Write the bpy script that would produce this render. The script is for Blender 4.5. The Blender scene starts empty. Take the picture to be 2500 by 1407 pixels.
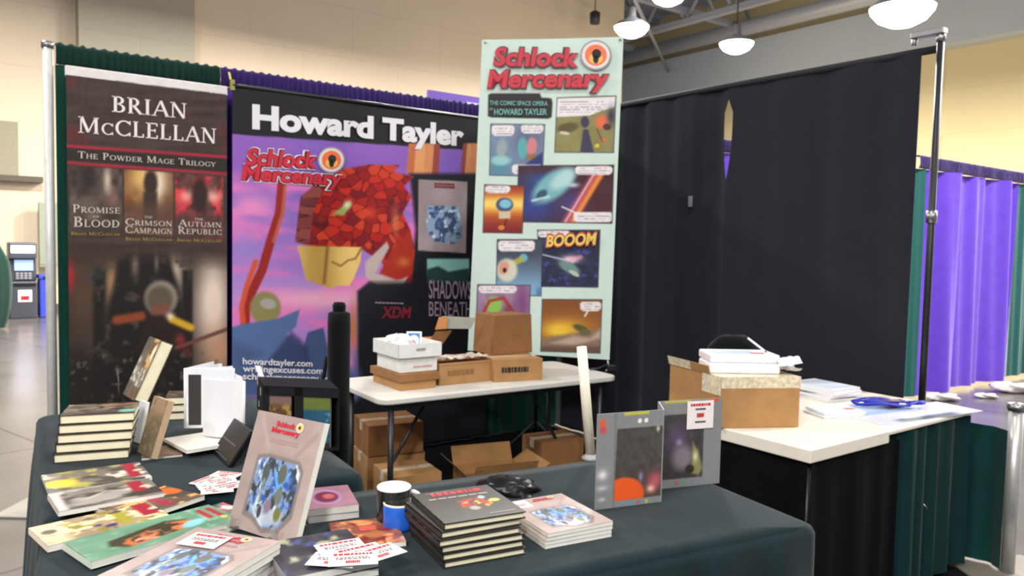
import bpy, math, random
import numpy as np
from mathutils import Vector as Vec
random.seed(7)
sc = bpy.context.scene
COL = sc.collection
# ---------------------------------------------------------------- camera
CAMH = 1.46
F_PX = 1900.0
PITCH = 0.0593; ROLL = 0.0215
_r0 = Vec((1, 0, 0)); FWD = Vec((0, math.cos(PITCH), -math.sin(PITCH))); _u0 = Vec((0, math.sin(PITCH), math.cos(PITCH)))
UPI = _u0 * math.cos(ROLL) - _r0 * math.sin(ROLL)
RTI = _r0 * math.cos(ROLL) + _u0 * math.sin(ROLL)
CP = Vec((0, 0, CAMH))
cd = bpy.data.cameras.new('camera'); cam = bpy.data.objects.new('camera', cd); COL.objects.link(cam)
from mathutils import Matrix
M = Matrix((RTI, UPI, -FWD)).transposed().to_4x4(); M.translation = CP
cam.matrix_world = M
cd.sensor_width = 36; cd.lens = 36 * F_PX / 2500; cd.clip_start = 0.05; cd.clip_end = 200
cd.dof.use_dof = True; cd.dof.focus_distance = 0.65; cd.dof.aperture_fstop = 17
sc.camera = cam
# ---------------------------------------------------------------- world, exposure
w = bpy.data.worlds.new('world'); sc.world = w; w.use_nodes = True
w.node_tree.nodes['Background'].inputs[0].default_value = (0.93, 0.95, 1.0, 1)
w.node_tree.nodes['Background'].inputs[1].default_value = 0.34
sc.view_settings.view_transform = 'Standard'; sc.view_settings.look = 'None'
sc.view_settings.gamma = 1.0; sc.view_settings.exposure = 0.24; sc.view_settings.use_curve_mapping = False
# booth frame: a runs right along the back drape, b runs away from the camera
CA, SA = 0.803, 0.596
def ab(a, b, z=0.0): return Vec((CA * a - SA * b, SA * a + CA * b, z))
def hall_light(x, y, z, power, size, col=(1, 0.96, 0.9)):
    l = bpy.data.lights.new('hall_light', 'AREA'); l.shape = 'DISK'; l.size = size; l.energy = power; l.color = col
    o = bpy.data.objects.new('hall_light', l); o.location = (x, y, z); COL.objects.link(o); return o
# area lights without lamp bodies; some added to brighten wall and booth fronts
for x, y, p in ((-0.6, -5.2, 620), (-4.5, -3.5, 300), (-1.6, -1.2, 130), (3.2, -0.6, 120), (-4.6, 4.0, 230), (0.6, 2.6, 55), (5.8, 5.2, 420), (1.5, 9.5, 620), (-5.5, 9.5, 620), (10.0, 11.0, 900), (-2.0, 13.0, 760), (4.5, 15.5, 1000), (14.0, 8.0, 900)):
    hall_light(x, y, 5.7, p, 0.9)
# ---------------------------------------------------------------- picture geometry helpers
def ray(px, py): return (FWD + RTI * ((px - 1250) / F_PX) - UPI * ((py - 703.5) / F_PX))
def on_z(px, py, z):
    d = ray(px, py); return CP + d * ((z - CAMH) / d.z)
def on_b(px, py, b):
    d = ray(px, py); return CP + d * (b / (-SA * d.x + CA * d.y))
def on_a(px, py, a):
    d = ray(px, py); return CP + d * (a / (CA * d.x + SA * d.y))
def at_y(px, py, y):
    d = ray(px, py); return CP + d * (y / d.y)
def proj(p):
    d = p - CP; f = d.dot(FWD)
    return 1250 + F_PX * d.dot(RTI) / f, 703.5 - F_PX * d.dot(UPI) / f
# ---------------------------------------------------------------- materials
def lin(c):
    return tuple((x / 12.92 if x <= 0.04045 else ((x + 0.055) / 1.055) ** 2.4) for x in c[:3])
def rgb(r, g, b): return (r / 255, g / 255, b / 255)
_mats = {}
def mat(key, c=(.5, .5, .5), rough=.6, metal=0., var=.06, scale=30., attr=False, emit=0., trans=0., bump=0., bscale=60., coat=0., alpha=1., spec=.5, stripes=0.):
    if key in _mats: return _mats[key]
    if len(c) < 3: raise KeyError(key)
    m = bpy.data.materials.new(key); m.use_nodes = True; nt = m.node_tree; N = nt.nodes; L = nt.links
    b = N['Principled BSDF']; b.inputs['Roughness'].default_value = rough; b.inputs['Metallic'].default_value = metal
    b.inputs['Specular IOR Level'].default_value = spec
    c = lin(c); tc = N.new('ShaderNodeTexCoord')
    nz = N.new('ShaderNodeTexNoise'); nz.inputs['Scale'].default_value = scale; nz.inputs['Detail'].default_value = 3
    L.new(tc.outputs['Object'], nz.inputs['Vector'])
    mx = N.new('ShaderNodeMix'); mx.data_type = 'RGBA'; mx.blend_type = 'MULTIPLY'; mx.inputs['Factor'].default_value = 1
    rp = N.new('ShaderNodeMapRange'); rp.inputs['To Min'].default_value = 1 - var; rp.inputs['To Max'].default_value = 1 + var
    rp.inputs['From Min'].default_value = .3; rp.inputs['From Max'].default_value = .7
    L.new(nz.outputs['Fac'], rp.inputs['Value'])
    L.new(rp.outputs['Result'], mx.inputs['B'])
    if attr:
        at = N.new('ShaderNodeVertexColor'); at.layer_name = 'Col'; L.new(at.outputs['Color'], mx.inputs['A'])
    else: mx.inputs['A'].default_value = (*c, 1)
    src = mx.outputs['Result']
    if stripes:
        wv = N.new('ShaderNodeTexWave'); wv.bands_direction = 'Z'; wv.inputs['Scale'].default_value = stripes; wv.inputs['Distortion'].default_value = .6
        L.new(tc.outputs['Object'], wv.inputs['Vector'])
        m2 = N.new('ShaderNodeMix'); m2.data_type = 'RGBA'; m2.blend_type = 'MULTIPLY'; m2.inputs['Factor'].default_value = .08
        L.new(src, m2.inputs['A']); L.new(wv.outputs['Color'], m2.inputs['B']); src = m2.outputs['Result']
    L.new(src, b.inputs['Base Color'])
    if emit:
        b.inputs['Emission Color'].default_value = (*c, 1); b.inputs['Emission Strength'].default_value = emit
    if trans: b.inputs['Transmission Weight'].default_value = trans; b.inputs['IOR'].default_value = 1.2
    if coat: b.inputs['Coat Weight'].default_value = coat; b.inputs['Coat Roughness'].default_value = .15
    if alpha < 1: b.inputs['Alpha'].default_value = alpha
    if bump:
        bp = N.new('ShaderNodeBump'); bp.inputs['Strength'].default_value = bump
        n2 = N.new('ShaderNodeTexNoise'); n2.inputs['Scale'].default_value = bscale; n2.inputs['Detail'].default_value = 4
        L.new(tc.outputs['Object'], n2.inputs['Vector']); L.new(n2.outputs['Fac'], bp.inputs['Height']); L.new(bp.outputs['Normal'], b.inputs['Normal'])
    _mats[key] = m; return m
PRINT = mat('printed_card', attr=True, rough=.45, var=.03, spec=.35)
VINYL = mat('printed_vinyl', attr=True, rough=.55, var=.02, spec=.3)
GLOSS = mat('gloss_print', attr=True, rough=.28, var=.03)
PAGES = mat('page_edges', rgb(244, 236, 204), rough=.85, var=.05, stripes=160)
WPAGES = mat('white_page_edges', rgb(228, 229, 222), rough=.85, var=.04, stripes=160)
WHITE = mat('white_card', rgb(236, 236, 236), rough=.6)
BLACK = mat('black_plastic', rgb(20, 20, 23), rough=.4)
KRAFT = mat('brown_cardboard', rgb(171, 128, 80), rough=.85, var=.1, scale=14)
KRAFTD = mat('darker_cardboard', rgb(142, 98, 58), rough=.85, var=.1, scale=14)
STEEL = mat('steel', rgb(150, 150, 152), rough=.35, metal=.9)
DARKST = mat('dark_steel', rgb(62, 62, 66), rough=.4, metal=.6)
TAPE = mat('clear_tape', rgb(222, 208, 180), rough=.22, var=.25, scale=60, coat=.5)
INK = mat('black_ink', rgb(38, 32, 32), rough=.7)
RED = mat('red_ink', rgb(196, 30, 44), rough=.6)
# ---------------------------------------------------------------- meshes
class MB:
    def __init__(s): s.v = []; s.f = []; s.mi = []; s.col = {}; s.mats = []; s.sm = []
    def m(s, mt):
        if mt not in s.mats: s.mats.append(mt)
        return s.mats.index(mt)
    def add(s, vs, fs, mt, cols=None, smooth=False):
        k = len(s.v); s.v += [tuple(x) for x in vs]; i = s.m(mt)
        for f in fs: s.f.append(tuple(k + q for q in f)); s.mi.append(i); s.sm.append(smooth)
        if cols is not None:
            for q in range(len(vs)): s.col[k + q] = cols if not hasattr(cols[0], '__len__') else cols[q]
    def box(s, o, U, V, W, mt, c=None):
        o = Vec(o); U = Vec(U); V = Vec(V); W = Vec(W)
        vs = [o, o + U, o + U + V, o + V, o + W, o + U + W, o + U + V + W, o + V + W]
        fs = [(0, 3, 2, 1), (4, 5, 6, 7), (0, 1, 5, 4), (1, 2, 6, 5), (2, 3, 7, 6), (3, 0, 4, 7)]
        if U.cross(V).dot(W) < 0: fs = [f[::-1] for f in fs]
        s.add(vs, fs, mt, c)
    def abox(s, x0, y0, z0, x1, y1, z1, mt, c=None): s.box((x0, y0, z0), (x1 - x0, 0, 0), (0, y1 - y0, 0), (0, 0, z1 - z0), mt, c)
    def tube(s, pts, r, mt, n=12, c=None, cap=True):
        pts = [Vec(p) for p in pts]; rs = r if hasattr(r, '__len__') else [r] * len(pts); k = []
        vs = []; up = Vec((0.13, 0.31, 0.94))
        for i, p in enumerate(pts):
            d = (pts[min(i + 1, len(pts) - 1)] - pts[max(i - 1, 0)]).normalized()
            a = d.cross(up); a = a.normalized() if a.length > 1e-4 else Vec((1, 0, 0)); b2 = d.cross(a)
            for j in range(n):
                t = 2 * math.pi * j / n; vs.append(p + (a * math.cos(t) + b2 * math.sin(t)) * rs[i])
        fs = []
        for i in range(len(pts) - 1):
            for j in range(n): q = i * n + j; q2 = i * n + (j + 1) % n; fs.append((q, q2, q2 + n, q + n))
        if cap: fs.append(tuple(range(n))[::-1]); fs.append(tuple(range((len(pts) - 1) * n, len(pts) * n)))
        s.add(vs, fs, mt, c, smooth=True)
    def lathe(s, c0, prof, mt, n=28, c=None):
        c0 = Vec(c0); vs = []; fs = []
        for r, z in prof:
            for j in range(n): t = 2 * math.pi * j / n; vs.append(c0 + Vec((r * math.cos(t), r * math.sin(t), z)))
        for i in range(len(prof) - 1):
            for j in range(n): q = i * n + j; q2 = i * n + (j + 1) % n; fs.append((q, q2, q2 + n, q + n))
        s.add(vs, fs, mt, c, smooth=True)
    def grid(s, P, nu, nv, mt, cols=None, smooth=True, flip=False):
        fs = []
        for j in range(nv - 1):
            for i in range(nu - 1):
                q = j * nu + i; f = (q, q + 1, q + nu + 1, q + nu); fs.append(f[::-1] if flip else f)
        s.add(P, fs, mt, cols, smooth)
    def poly(s, pts, mt, thick=None, c=None):
        n = len(pts)
        if thick is None: s.add(pts, [tuple(range(n))], mt, c); return
        T = Vec(thick); vs = [Vec(p) for p in pts] + [Vec(p) + T for p in pts]
        fs = [tuple(range(n))[::-1], tuple(range(n, 2 * n))] + [(i, (i + 1) % n, (i + 1) % n + n, i + n) for i in range(n)]
        s.add(vs, fs, mt, c)
    def build(s, name, parent=None, bevel=0., origin=None):
        me = bpy.data.meshes.new(name)
        V = np.array(s.v, dtype=float)
        off = Vec(origin) if origin is not None else (parent.matrix_basis.translation.copy() if parent else Vec((V[:, 0].mean(), V[:, 1].mean(), V[:, 2].min())))
        off = Vec(off)
        me.from_pydata([tuple(x) for x in (V - np.array(off))], [], s.f)
        for m_ in s.mats: me.materials.append(m_)
        me.polygons.foreach_set('material_index', s.mi); me.polygons.foreach_set('use_smooth', s.sm)
        if s.col:
            at = me.color_attributes.new('Col', 'FLOAT_COLOR', 'POINT'); arr = np.ones((len(s.v), 4))
            arr[:, :3] = .5
            for k, c in s.col.items(): arr[k, :3] = c[:3]
            a3 = arr[:, :3]; arr[:, :3] = np.where(a3 <= .04045, a3 / 12.92, ((np.clip(a3, 0, 1) + .055) / 1.055) ** 2.4)
            at.data.foreach_set('color', arr.ravel())
        me.update()
        o = bpy.data.objects.new(name, me); COL.objects.link(o)
        if parent:
            o.parent = parent; base = base_of(parent); o.location = off - base
        else: o.location = off
        if bevel:
            bv = o.modifiers.new('bevel', 'BEVEL'); bv.width = bevel; bv.segments = 2; bv.limit_method = 'ANGLE'; bv.angle_limit = math.radians(50)
        return o
def base_of(o):
    p = Vec((0, 0, 0))
    while o: p = p + o.location; o = o.parent
    return p
def tag(o, label, cat, group=None, kind=None):
    o['label'] = label; o['category'] = cat
    if group: o['group'] = group
    if kind: o['kind'] = kind
    return o
def thing(name, loc, label, cat, group=None):
    o = bpy.data.objects.new(name, None); o.location = Vec(loc); o.empty_display_size = .05; COL.objects.link(o)
    return tag(o, label, cat, group)
def part(mb, name, parent, bevel=0., label=None):
    o = mb.build(name, parent, bevel, origin=base_of(parent))
    if label: o['label'] = label
    return o
def struct(mb, name, bevel=0.):
    o = mb.build(name, None, bevel); o['kind'] = 'structure'; return o
# ---------------------------------------------------------------- painting printed pictures onto meshes
def _hash(ix, iy, seed):
    h = (ix.astype(np.int64) * 374761393 + iy.astype(np.int64) * 668265263 + seed * 1442695041) & 0xffffffff
    h = ((h ^ (h >> 13)) * 1274126177) & 0xffffffff
    return ((h ^ (h >> 16)) & 0xffff) / 65535.0
def vnoise(x, y, seed=0):
    ix = np.floor(x); iy = np.floor(y); fx = x - ix; fy = y - iy; fx = fx * fx * (3 - 2 * fx); fy = fy * fy * (3 - 2 * fy)
    a = _hash(ix, iy, seed); b = _hash(ix + 1, iy, seed); c = _hash(ix, iy + 1, seed); d = _hash(ix + 1, iy + 1, seed)
    return (a * (1 - fx) + b * fx) * (1 - fy) + (c * (1 - fx) + d * fx) * fy
def fbm(x, y, seed=0):
    return .55 * vnoise(x, y, seed) + .3 * vnoise(2.1 * x, 2.1 * y, seed + 1) + .15 * vnoise(4.3 * x, 4.3 * y, seed + 2)
class Pic:
    def __init__(s, X, Y, soft=2.): s.X = X; s.Y = Y; s.C = np.zeros((len(X), 3)); s.soft = soft
    def mix(s, a, c): a = np.clip(a, 0, 1)[:, None]; s.C = s.C * (1 - a) + np.array(c) * a if not isinstance(c, np.ndarray) or c.ndim == 1 else s.C * (1 - a) + c * a
    def fill(s, c): s.C[:] = c
    def pmask(s, pts, soft=None):
        soft = soft or s.soft; X, Y = s.X, s.Y; ins = np.zeros(len(X), bool); dmin = np.full(len(X), 1e9)
        n = len(pts)
        for i in range(n):
            x0, y0 = pts[i]; x1, y1 = pts[(i + 1) % n]
            dx, dy = x1 - x0, y1 - y0; t = np.clip(((X - x0) * dx + (Y - y0) * dy) / (dx * dx + dy * dy + 1e-12), 0, 1)
            dmin = np.minimum(dmin, np.hypot(X - x0 - t * dx, Y - y0 - t * dy))
            cr = ((y0 > Y) != (y1 > Y)); xi = x0 + (Y - y0) * dx / (dy if dy else 1e-12); ins ^= cr & (X < xi)
        return np.clip(.5 + np.where(ins, dmin, -dmin) / soft, 0, 1)
    def poly(s, pts, c, soft=None, a=1.): s.mix(s.pmask(pts, soft) * a, c)
    def rect(s, x0, y0, x1, y1, c, soft=None, a=1.): s.poly([(x0, y0), (x1, y0), (x1, y1), (x0, y1)], c, soft, a)
    def ell(s, cx, cy, rx, ry, c, rot=0., soft=.3, a=1.):
        t = math.radians(rot); dx = s.X - cx; dy = s.Y - cy
        r = np.hypot((dx * math.cos(t) + dy * math.sin(t)) / rx, (-dx * math.sin(t) + dy * math.cos(t)) / ry)
        s.mix(np.clip((1 - r) / soft + .5, 0, 1) * a, c)
    def glow(s, cx, cy, rx, ry, c, a=1.): s.mix(a * np.exp(-((s.X - cx) / rx) ** 2 - ((s.Y - cy) / ry) ** 2), c)
    def line(s, pts, w, c, soft=None, a=1.):
        soft = soft or s.soft; d = np.full(len(s.X), 1e9)
        for (x0, y0), (x1, y1) in zip(pts, pts[1:]):
            dx, dy = x1 - x0, y1 - y0; t = np.clip(((s.X - x0) * dx + (s.Y - y0) * dy) / (dx * dx + dy * dy + 1e-12), 0, 1)
            d = np.minimum(d, np.hypot(s.X - x0 - t * dx, s.Y - y0 - t * dy))
        s.mix(np.clip(.5 + (w / 2 - d) / soft, 0, 1) * a, c)
    def noise(s, sx, sy, amp, seed=0, mask=None):
        n = (fbm(s.X / sx, s.Y / sy, seed) - .5) * 2 * amp
        if mask is not None: n = n * mask
        s.C = np.clip(s.C + n[:, None], 0, 1)
    def blotch(s, sx, sy, c, th=.55, k=8., seed=0, mask=None, a=1.):
        m_ = np.clip((fbm(s.X / sx, s.Y / sy, seed) - th) * k, 0, 1) * a
        if mask is not None: m_ = m_ * mask
        s.mix(m_, c)
    def cells(s, mask, sx, sy, cols, edge, seed=0, ew=.12):
        gx = s.X / sx; gy = s.Y / sy; d1 = np.full(len(gx), 9.); d2 = d1.copy(); idv = np.zeros(len(gx)); px = np.zeros(len(gx)); py = px.copy()
        for ox in (-1, 0, 1):
            for oy in (-1, 0, 1):
                ix = np.floor(gx) + ox; iy = np.floor(gy) + oy
                cx = ix + _hash(ix, iy, seed) ; cy = iy + _hash(ix, iy, seed + 9); d = np.hypot(gx - cx, gy - cy)
                h = _hash(ix, iy, seed + 5); n = d < d1
                d2 = np.where(n, d1, np.minimum(d2, d)); idv = np.where(n, h, idv); px = np.where(n, cx, px); py = np.where(n, cy, py); d1 = np.where(n, d, d1)
        cols = np.array(cols); ci = np.clip((idv * len(cols)).astype(int), 0, len(cols) - 1); c = cols[ci]
        e = np.clip((d2 - d1) / ew, 0, 1)[:, None]; c = np.array(edge) * (1 - e) + c * e
        s.C = s.C * (1 - mask[:, None]) + c * mask[:, None]
def sheet(mb, TL, TR, BL, BR, nu, nv, painter, mt, thick=.002, back=(.12, .12, .13), pix=True, soft=2., wob=None):
    """printed sheet: bilinear quad, painted front, plain back and edges. painter(Pic): X,Y = picture coords (pix) or 0..1 from top left"""
    TL, TR, BL, BR = map(Vec, (TL, TR, BL, BR)); N = (TR - TL).cross(BL - TL).normalized()
    if N.dot(CP - TL) < 0: N = -N
    P = []; XY = []
    for j in range(nv):
        t = j / (nv - 1)
        for i in range(nu):
            s_ = i / (nu - 1); p = (TL * (1 - s_) + TR * s_) * (1 - t) + (BL * (1 - s_) + BR * s_) * t
            XY.append(proj(p) if pix else (s_, t)); P.append(p + N * (wob(s_, t) if wob else 0))
    XY = np.array(XY); pc = Pic(XY[:, 0], XY[:, 1], soft); painter(pc)
    fl = (P[1] - P[0]).cross(P[nu] - P[0]).dot(N) < 0
    mb.grid(P, nu, nv, mt, [tuple(c) for c in pc.C], True, flip=fl)
    Q = [p - N * thick for p in P]; mb.grid(Q, nu, nv, mt, back, True, flip=not fl)
    ring = [i for i in range(nu)] + [j * nu + nu - 1 for j in range(1, nv)] + [(nv - 1) * nu + i for i in range(nu - 2, -1, -1)] + [j * nu for j in range(nv - 2, 0, -1)]
    vs = [P[k] for k in ring] + [Q[k] for k in ring]; n = len(ring)
    mb.add(vs, [(i, (i + 1) % n, (i + 1) % n + n, i + n) for i in range(n)], mt, back)
    return N
# ---------------------------------------------------------------- lettering
_lc = {}
def glyphs(s, bold=0.):
    k = (s, bold)
    if k in _lc: return _lc[k]
    cu = bpy.data.curves.new('t', 'FONT'); cu.body = s; cu.size = 1; cu.offset = bold; cu.resolution_u = 4
    o = bpy.data.objects.new('t', cu); COL.objects.link(o); dg = bpy.context.evaluated_depsgraph_get(); dg.update()
    me = o.evaluated_get(dg).to_mesh(); V = [(v.co.x, v.co.y) for v in me.vertices]; Fc = [tuple(p.vertices) for p in me.polygons]
    o.evaluated_get(dg).to_mesh_clear(); bpy.data.objects.remove(o); bpy.data.curves.remove(cu)
    _lc[k] = (V, Fc); return V, Fc
def serif_text(s):
    """hand-built roman capitals with thick and thin strokes and bracket serifs; lower case = small capitals"""
    V = []; Fc = []; x = 0.
    T, t = .15, .07
    def quad(x0, y0, x1, y1, w, k, ox):
        dx, dy = x1 - x0, y1 - y0; l = math.hypot(dx, dy); nx, ny = (-dy / l * w / 2, dx / l * w / 2)
        b = len(V); V.extend([((x0 + nx) * k + ox, (y0 + ny) * k), ((x0 - nx) * k + ox, (y0 - ny) * k), ((x1 - nx) * k + ox, (y1 - ny) * k), ((x1 + nx) * k + ox, (y1 + ny) * k)]); Fc.append((b, b + 1, b + 2, b + 3))
    def arc(cx, cy, rx, ry, a0, a1, k, ox, th=T):
        n = 14; b = len(V)
        for i in range(n + 1):
            a = math.radians(a0 + (a1 - a0) * i / n); w_ = t + (th - t) * abs(math.cos(a)) ** 1.5
            for sg in (0, 1):
                rr = -w_ * sg; V.append(((cx + (rx + rr) * math.cos(a)) * k + ox, (cy + (ry + rr) * math.sin(a)) * k))
        for i in range(n): Fc.append((b + 2 * i, b + 2 * i + 1, b + 2 * i + 3, b + 2 * i + 2))
    G = {
     'A': (.86, [(.08, 0, .43, 1, t), (.43, 1, .78, 0, T), (.22, .36, .64, .36, t)], [], [(.08, 0), (.78, 0)]),
     'B': (.68, [(.18, 0, .18, 1, T), (.18, .965, .35, .965, t), (.18, .53, .38, .53, t), (.18, .035, .38, .035, t)], [(.33, .76, .27, .24, 90, -90), (.36, .265, .3, .265, 90, -90)], [(.14, 0), (.14, 1)]),
     'C': (.86, [(.8, .98, .8, .74, t), (.8, .02, .8, .26, t)], [(.5, .5, .45, .5, 48, 312)], []),
     'D': (.84, [(.18, 0, .18, 1, T), (.18, .965, .35, .965, t), (.18, .035, .35, .035, t)], [(.33, .5, .46, .5, 90, -90)], [(.14, 0), (.14, 1)]),
     'E': (.68, [(.18, 0, .18, 1, T), (.18, .965, .6, .965, t), (.18, .52, .5, .52, t), (.18, .035, .62, .035, t), (.6, .98, .6, .8, t), (.62, .02, .62, .22, t), (.5, .42, .5, .62, t)], [], [(.14, 0), (.14, 1)]),
     'F': (.64, [(.18, 0, .18, 1, T), (.18, .965, .58, .965, t), (.18, .52, .48, .52, t), (.58, .98, .58, .78, t)], [], [(.18, 0), (.14, 1)]),
     'G': (.9, [(.8, .98, .8, .74, t), (.78, .08, .78, .42, T)], [(.5, .5, .45, .5, 48, 315)], [(.78, .45)]),
     'H': (.86, [(.16, 0, .16, 1, T), (.7, 0, .7, 1, T), (.16, .52, .7, .52, t)], [], [(.16, 0), (.16, 1), (.7, 0), (.7, 1)]),
     'I': (.36, [(.18, 0, .18, 1, T)], [], [(.18, 0), (.18, 1)]),
     'K': (.8, [(.16, 0, .16, 1, T), (.22, .5, .66, 1, t), (.3, .56, .7, 0, T)], [], [(.16, 0), (.16, 1), (.7, 0), (.66, 1)]),
     'L': (.64, [(.18, 0, .18, 1, T), (.18, .035, .58, .035, t), (.58, .02, .58, .24, t)], [], [(.16, 0), (.18, 1)]),
     'M': (1.06, [(.14, 0, .14, 1, t), (.16, 1, .5, .08, T), (.5, .06, .86, 1, t), (.9, 0, .88, 1, T)], [], [(.14, 0), (.9, 0), (.14, 1), (.9, 1)]),
     'N': (.88, [(.14, 0, .14, 1, t), (.14, 1, .74, 0, T), (.74, 0, .74, 1, t)], [], [(.14, 0), (.12, 1), (.74, 1)]),
     'O': (.94, [], [(.47, .5, .45, .5, 0, 360)], []),
     'P': (.66, [(.18, 0, .18, 1, T), (.18, .965, .35, .965, t), (.18, .48, .35, .48, t)], [(.33, .725, .3, .275, 90, -90)], [(.18, 0), (.14, 1)]),
     'R': (.78, [(.18, 0, .18, 1, T), (.18, .965, .35, .965, t), (.18, .5, .35, .5, t), (.34, .5, .7, 0, T)], [(.33, .735, .28, .265, 90, -90)], [(.18, 0), (.14, 1), (.74, 0)]),
     'S': (.64, [(.54, .97, .54, .76, t), (.1, .03, .1, .26, t)], [(.32, .745, .24, .255, 40, 270), (.32, .27, .26, .27, 90, -140)], []),
     'T': (.76, [(.38, 0, .38, 1, T), (.05, .965, .71, .965, t), (.05, .98, .05, .78, t), (.71, .98, .71, .78, t)], [], [(.38, 0)]),
     'U': (.84, [(.16, .3, .16, 1, T), (.7, .3, .7, 1, t)], [(.43, .34, .34, .34, 180, 360)], [(.16, 1), (.7, 1)]),
     'W': (1.16, [(.1, 1, .34, 0, T), (.34, 0, .58, 1, t), (.54, 1, .82, 0, T), (.82, 0, 1.06, 1, t)], [], [(.1, 1), (.56, 1), (1.06, 1)]),
     'Y': (.8, [(.1, 1, .4, .48, T), (.4, .48, .72, 1, t), (.4, 0, .4, .5, T)], [], [(.1, 1), (.72, 1), (.4, 0)]),
    }
    for ch in s:
        if ch == ' ': x += .42; continue
        k = 1. if ch.isupper() else .74
        wd, ls, arcs, sf = G[ch.upper()]
        for l in ls: quad(*l, k, x)
        for a in arcs: arc(*a, k, x)
        for sx, sy in sf: quad(sx - .13, sy + (.025 if sy < .5 else -.025), sx + .13, sy + (.025 if sy < .5 else -.025), .05, k, x)
        x += (wd + .07) * k
    return V, Fc
def lettering(mb, s, B, R, T, mt, bold=0., serif=False, off=.0012, slant=0., depth=0.):
    """B baseline left, R baseline right end, T cap top above B; world points"""
    B, R, T = Vec(B), Vec(R), Vec(T); U = R - B; H = T - B; N = U.cross(H).normalized()
    if N.dot(CP - B) < 0: N = -N
    V, Fc = serif_text(s) if serif else glyphs(s, bold)
    if not V: return
    xs = [v[0] for v in V]; x0, x1 = min(xs), max(xs)
    hh = 1. if serif else .73
    H = H + U.normalized() * slant * H.length
    mb.add([B + U * ((v[0] - x0) / (x1 - x0)) + H * (v[1] / hh) + N * off for v in V], Fc, mt)
def bars(mb, B, R, T, mt, n=1, off=.0012, seed=1, fill=.6):
    """unreadable small print: rows of short dashes"""
    rnd = random.Random(seed); B, R, T = Vec(B), Vec(R), Vec(T); U = R - B; H = T - B; N = U.cross(H).normalized()
    if N.dot(CP - B) < 0: N = -N
    for i in range(n):
        y = 1 - (i + .8) / n; x = 0.
        while x < .97:
            wl = min(rnd.uniform(.06, .16), 1 - x)
            mb.add([B + U * x + H * y + N * off, B + U * (x + wl) + H * y + N * off, B + U * (x + wl) + H * (y + fill / n) + N * off, B + U * x + H * (y + fill / n) + N * off], [(0, 1, 2, 3)], mt)
            x += wl + .025
# ================================================================ the hall
def wallmat(key, c, rough=.8):
    m = mat(key, c, rough, var=.03, scale=.6); nt = m.node_tree; N = nt.nodes; L = nt.links
    tc = N.new('ShaderNodeTexCoord'); br = N.new('ShaderNodeTexBrick'); br.inputs['Scale'].default_value = 1; br.inputs['Brick Width'].default_value = 3.2; br.inputs['Row Height'].default_value = 1.1
    br.inputs['Mortar Size'].default_value = .008; br.inputs['Color1'].default_value = (1, 1, 1, 1); br.inputs['Color2'].default_value = (.985, .985, .985, 1); br.inputs['Mortar'].default_value = (.86, .86, .86, 1)
    sp = N.new('ShaderNodeSeparateXYZ'); cb = N.new('ShaderNodeCombineXYZ'); L.new(tc.outputs['Object'], sp.inputs[0])
    ad = N.new('ShaderNodeMath'); L.new(sp.outputs['X'], ad.inputs[0]); L.new(sp.outputs['Y'], ad.inputs[1]); L.new(ad.outputs[0], cb.inputs['X']); L.new(sp.outputs['Z'], cb.inputs['Y']); L.new(cb.outputs[0], br.inputs['Vector'])
    b = N['Principled BSDF']; src = b.inputs['Base Color'].links[0].from_socket
    mx = N.new('ShaderNodeMix'); mx.data_type = 'RGBA'; mx.blend_type = 'MULTIPLY'; mx.inputs['Factor'].default_value = 1
    L.new(src, mx.inputs['A']); L.new(br.outputs['Color'], mx.inputs['B']); L.new(mx.outputs['Result'], b.inputs['Base Color'])
    return m
BEIGE = wallmat('beige_wall_paint', rgb(222, 205, 178))
CREAM = wallmat('cream_wall_paint', rgb(226, 208, 158))
GREYW = wallmat('blue_grey_wall_paint', rgb(176, 182, 200))
PILAS = wallmat('shade_greyed_pilaster', rgb(176, 170, 150))  # greyer than the wall; the pilaster's shading is put into this colour
# polished concrete floor
FL = mat('polished_concrete', rgb(104, 99, 97), .22, var=.16, scale=1.6, spec=.6, bump=.05, bscale=3)
_n = FL.node_tree; _b = _n.nodes['Principled BSDF']; _tc = _n.nodes.new('ShaderNodeTexCoord')
_k = _n.nodes.new('ShaderNodeTexBrick'); _k.offset = 0; _k.inputs['Scale'].default_value = .5; _k.inputs['Brick Width'].default_value = 1; _k.inputs['Row Height'].default_value = 1; _k.inputs['Mortar Size'].default_value = .006
_k.inputs['Color1'].default_value = (1, 1, 1, 1); _k.inputs['Color2'].default_value = (.93, .92, .92, 1); _k.inputs['Mortar'].default_value = (.5, .48, .46, 1)
_mp = _n.nodes.new('ShaderNodeMapping'); _mp.inputs['Rotation'].default_value = (0, 0, .639)
_n.links.new(_tc.outputs['Object'], _mp.inputs[0]); _n.links.new(_mp.outputs[0], _k.inputs['Vector'])
_mx = _n.nodes.new('ShaderNodeMix'); _mx.data_type = 'RGBA'; _mx.blend_type = 'MULTIPLY'; _mx.inputs['Factor'].default_value = 1
_n.links.new(_b.inputs['Base Color'].links[0].from_socket, _mx.inputs['A']); _n.links.new(_k.outputs['Color'], _mx.inputs['B']); _n.links.new(_mx.outputs['Result'], _b.inputs['Base Color'])
g = MB(); g.box(ab(-22, -9, -.1), ab(44, 0), ab(0, 34), (0, 0, .1), FL); struct(g, 'floor')
CARPET = mat('black_carpet', rgb(20, 20, 23), .95, var=.2, scale=90, bump=.4, bscale=300, spec=.1)
g = MB(); g.box(ab(.56, .3, 0), ab(3.34, 0), ab(0, 4.62), (0, 0, .003), CARPET); o = g.build('booth_carpet'); tag(o, 'black carpet covering the floor of the booth under the tables', 'carpet')
HZ = 9.4
def wallbox(name, a0, b0, a1, b1, z0, z1, m):
    g = MB(); g.box(ab(a0, b0, z0), ab(a1 - a0, 0), ab(0, b1 - b0), (0, 0, z1 - z0), m); return struct(g, name)
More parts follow.
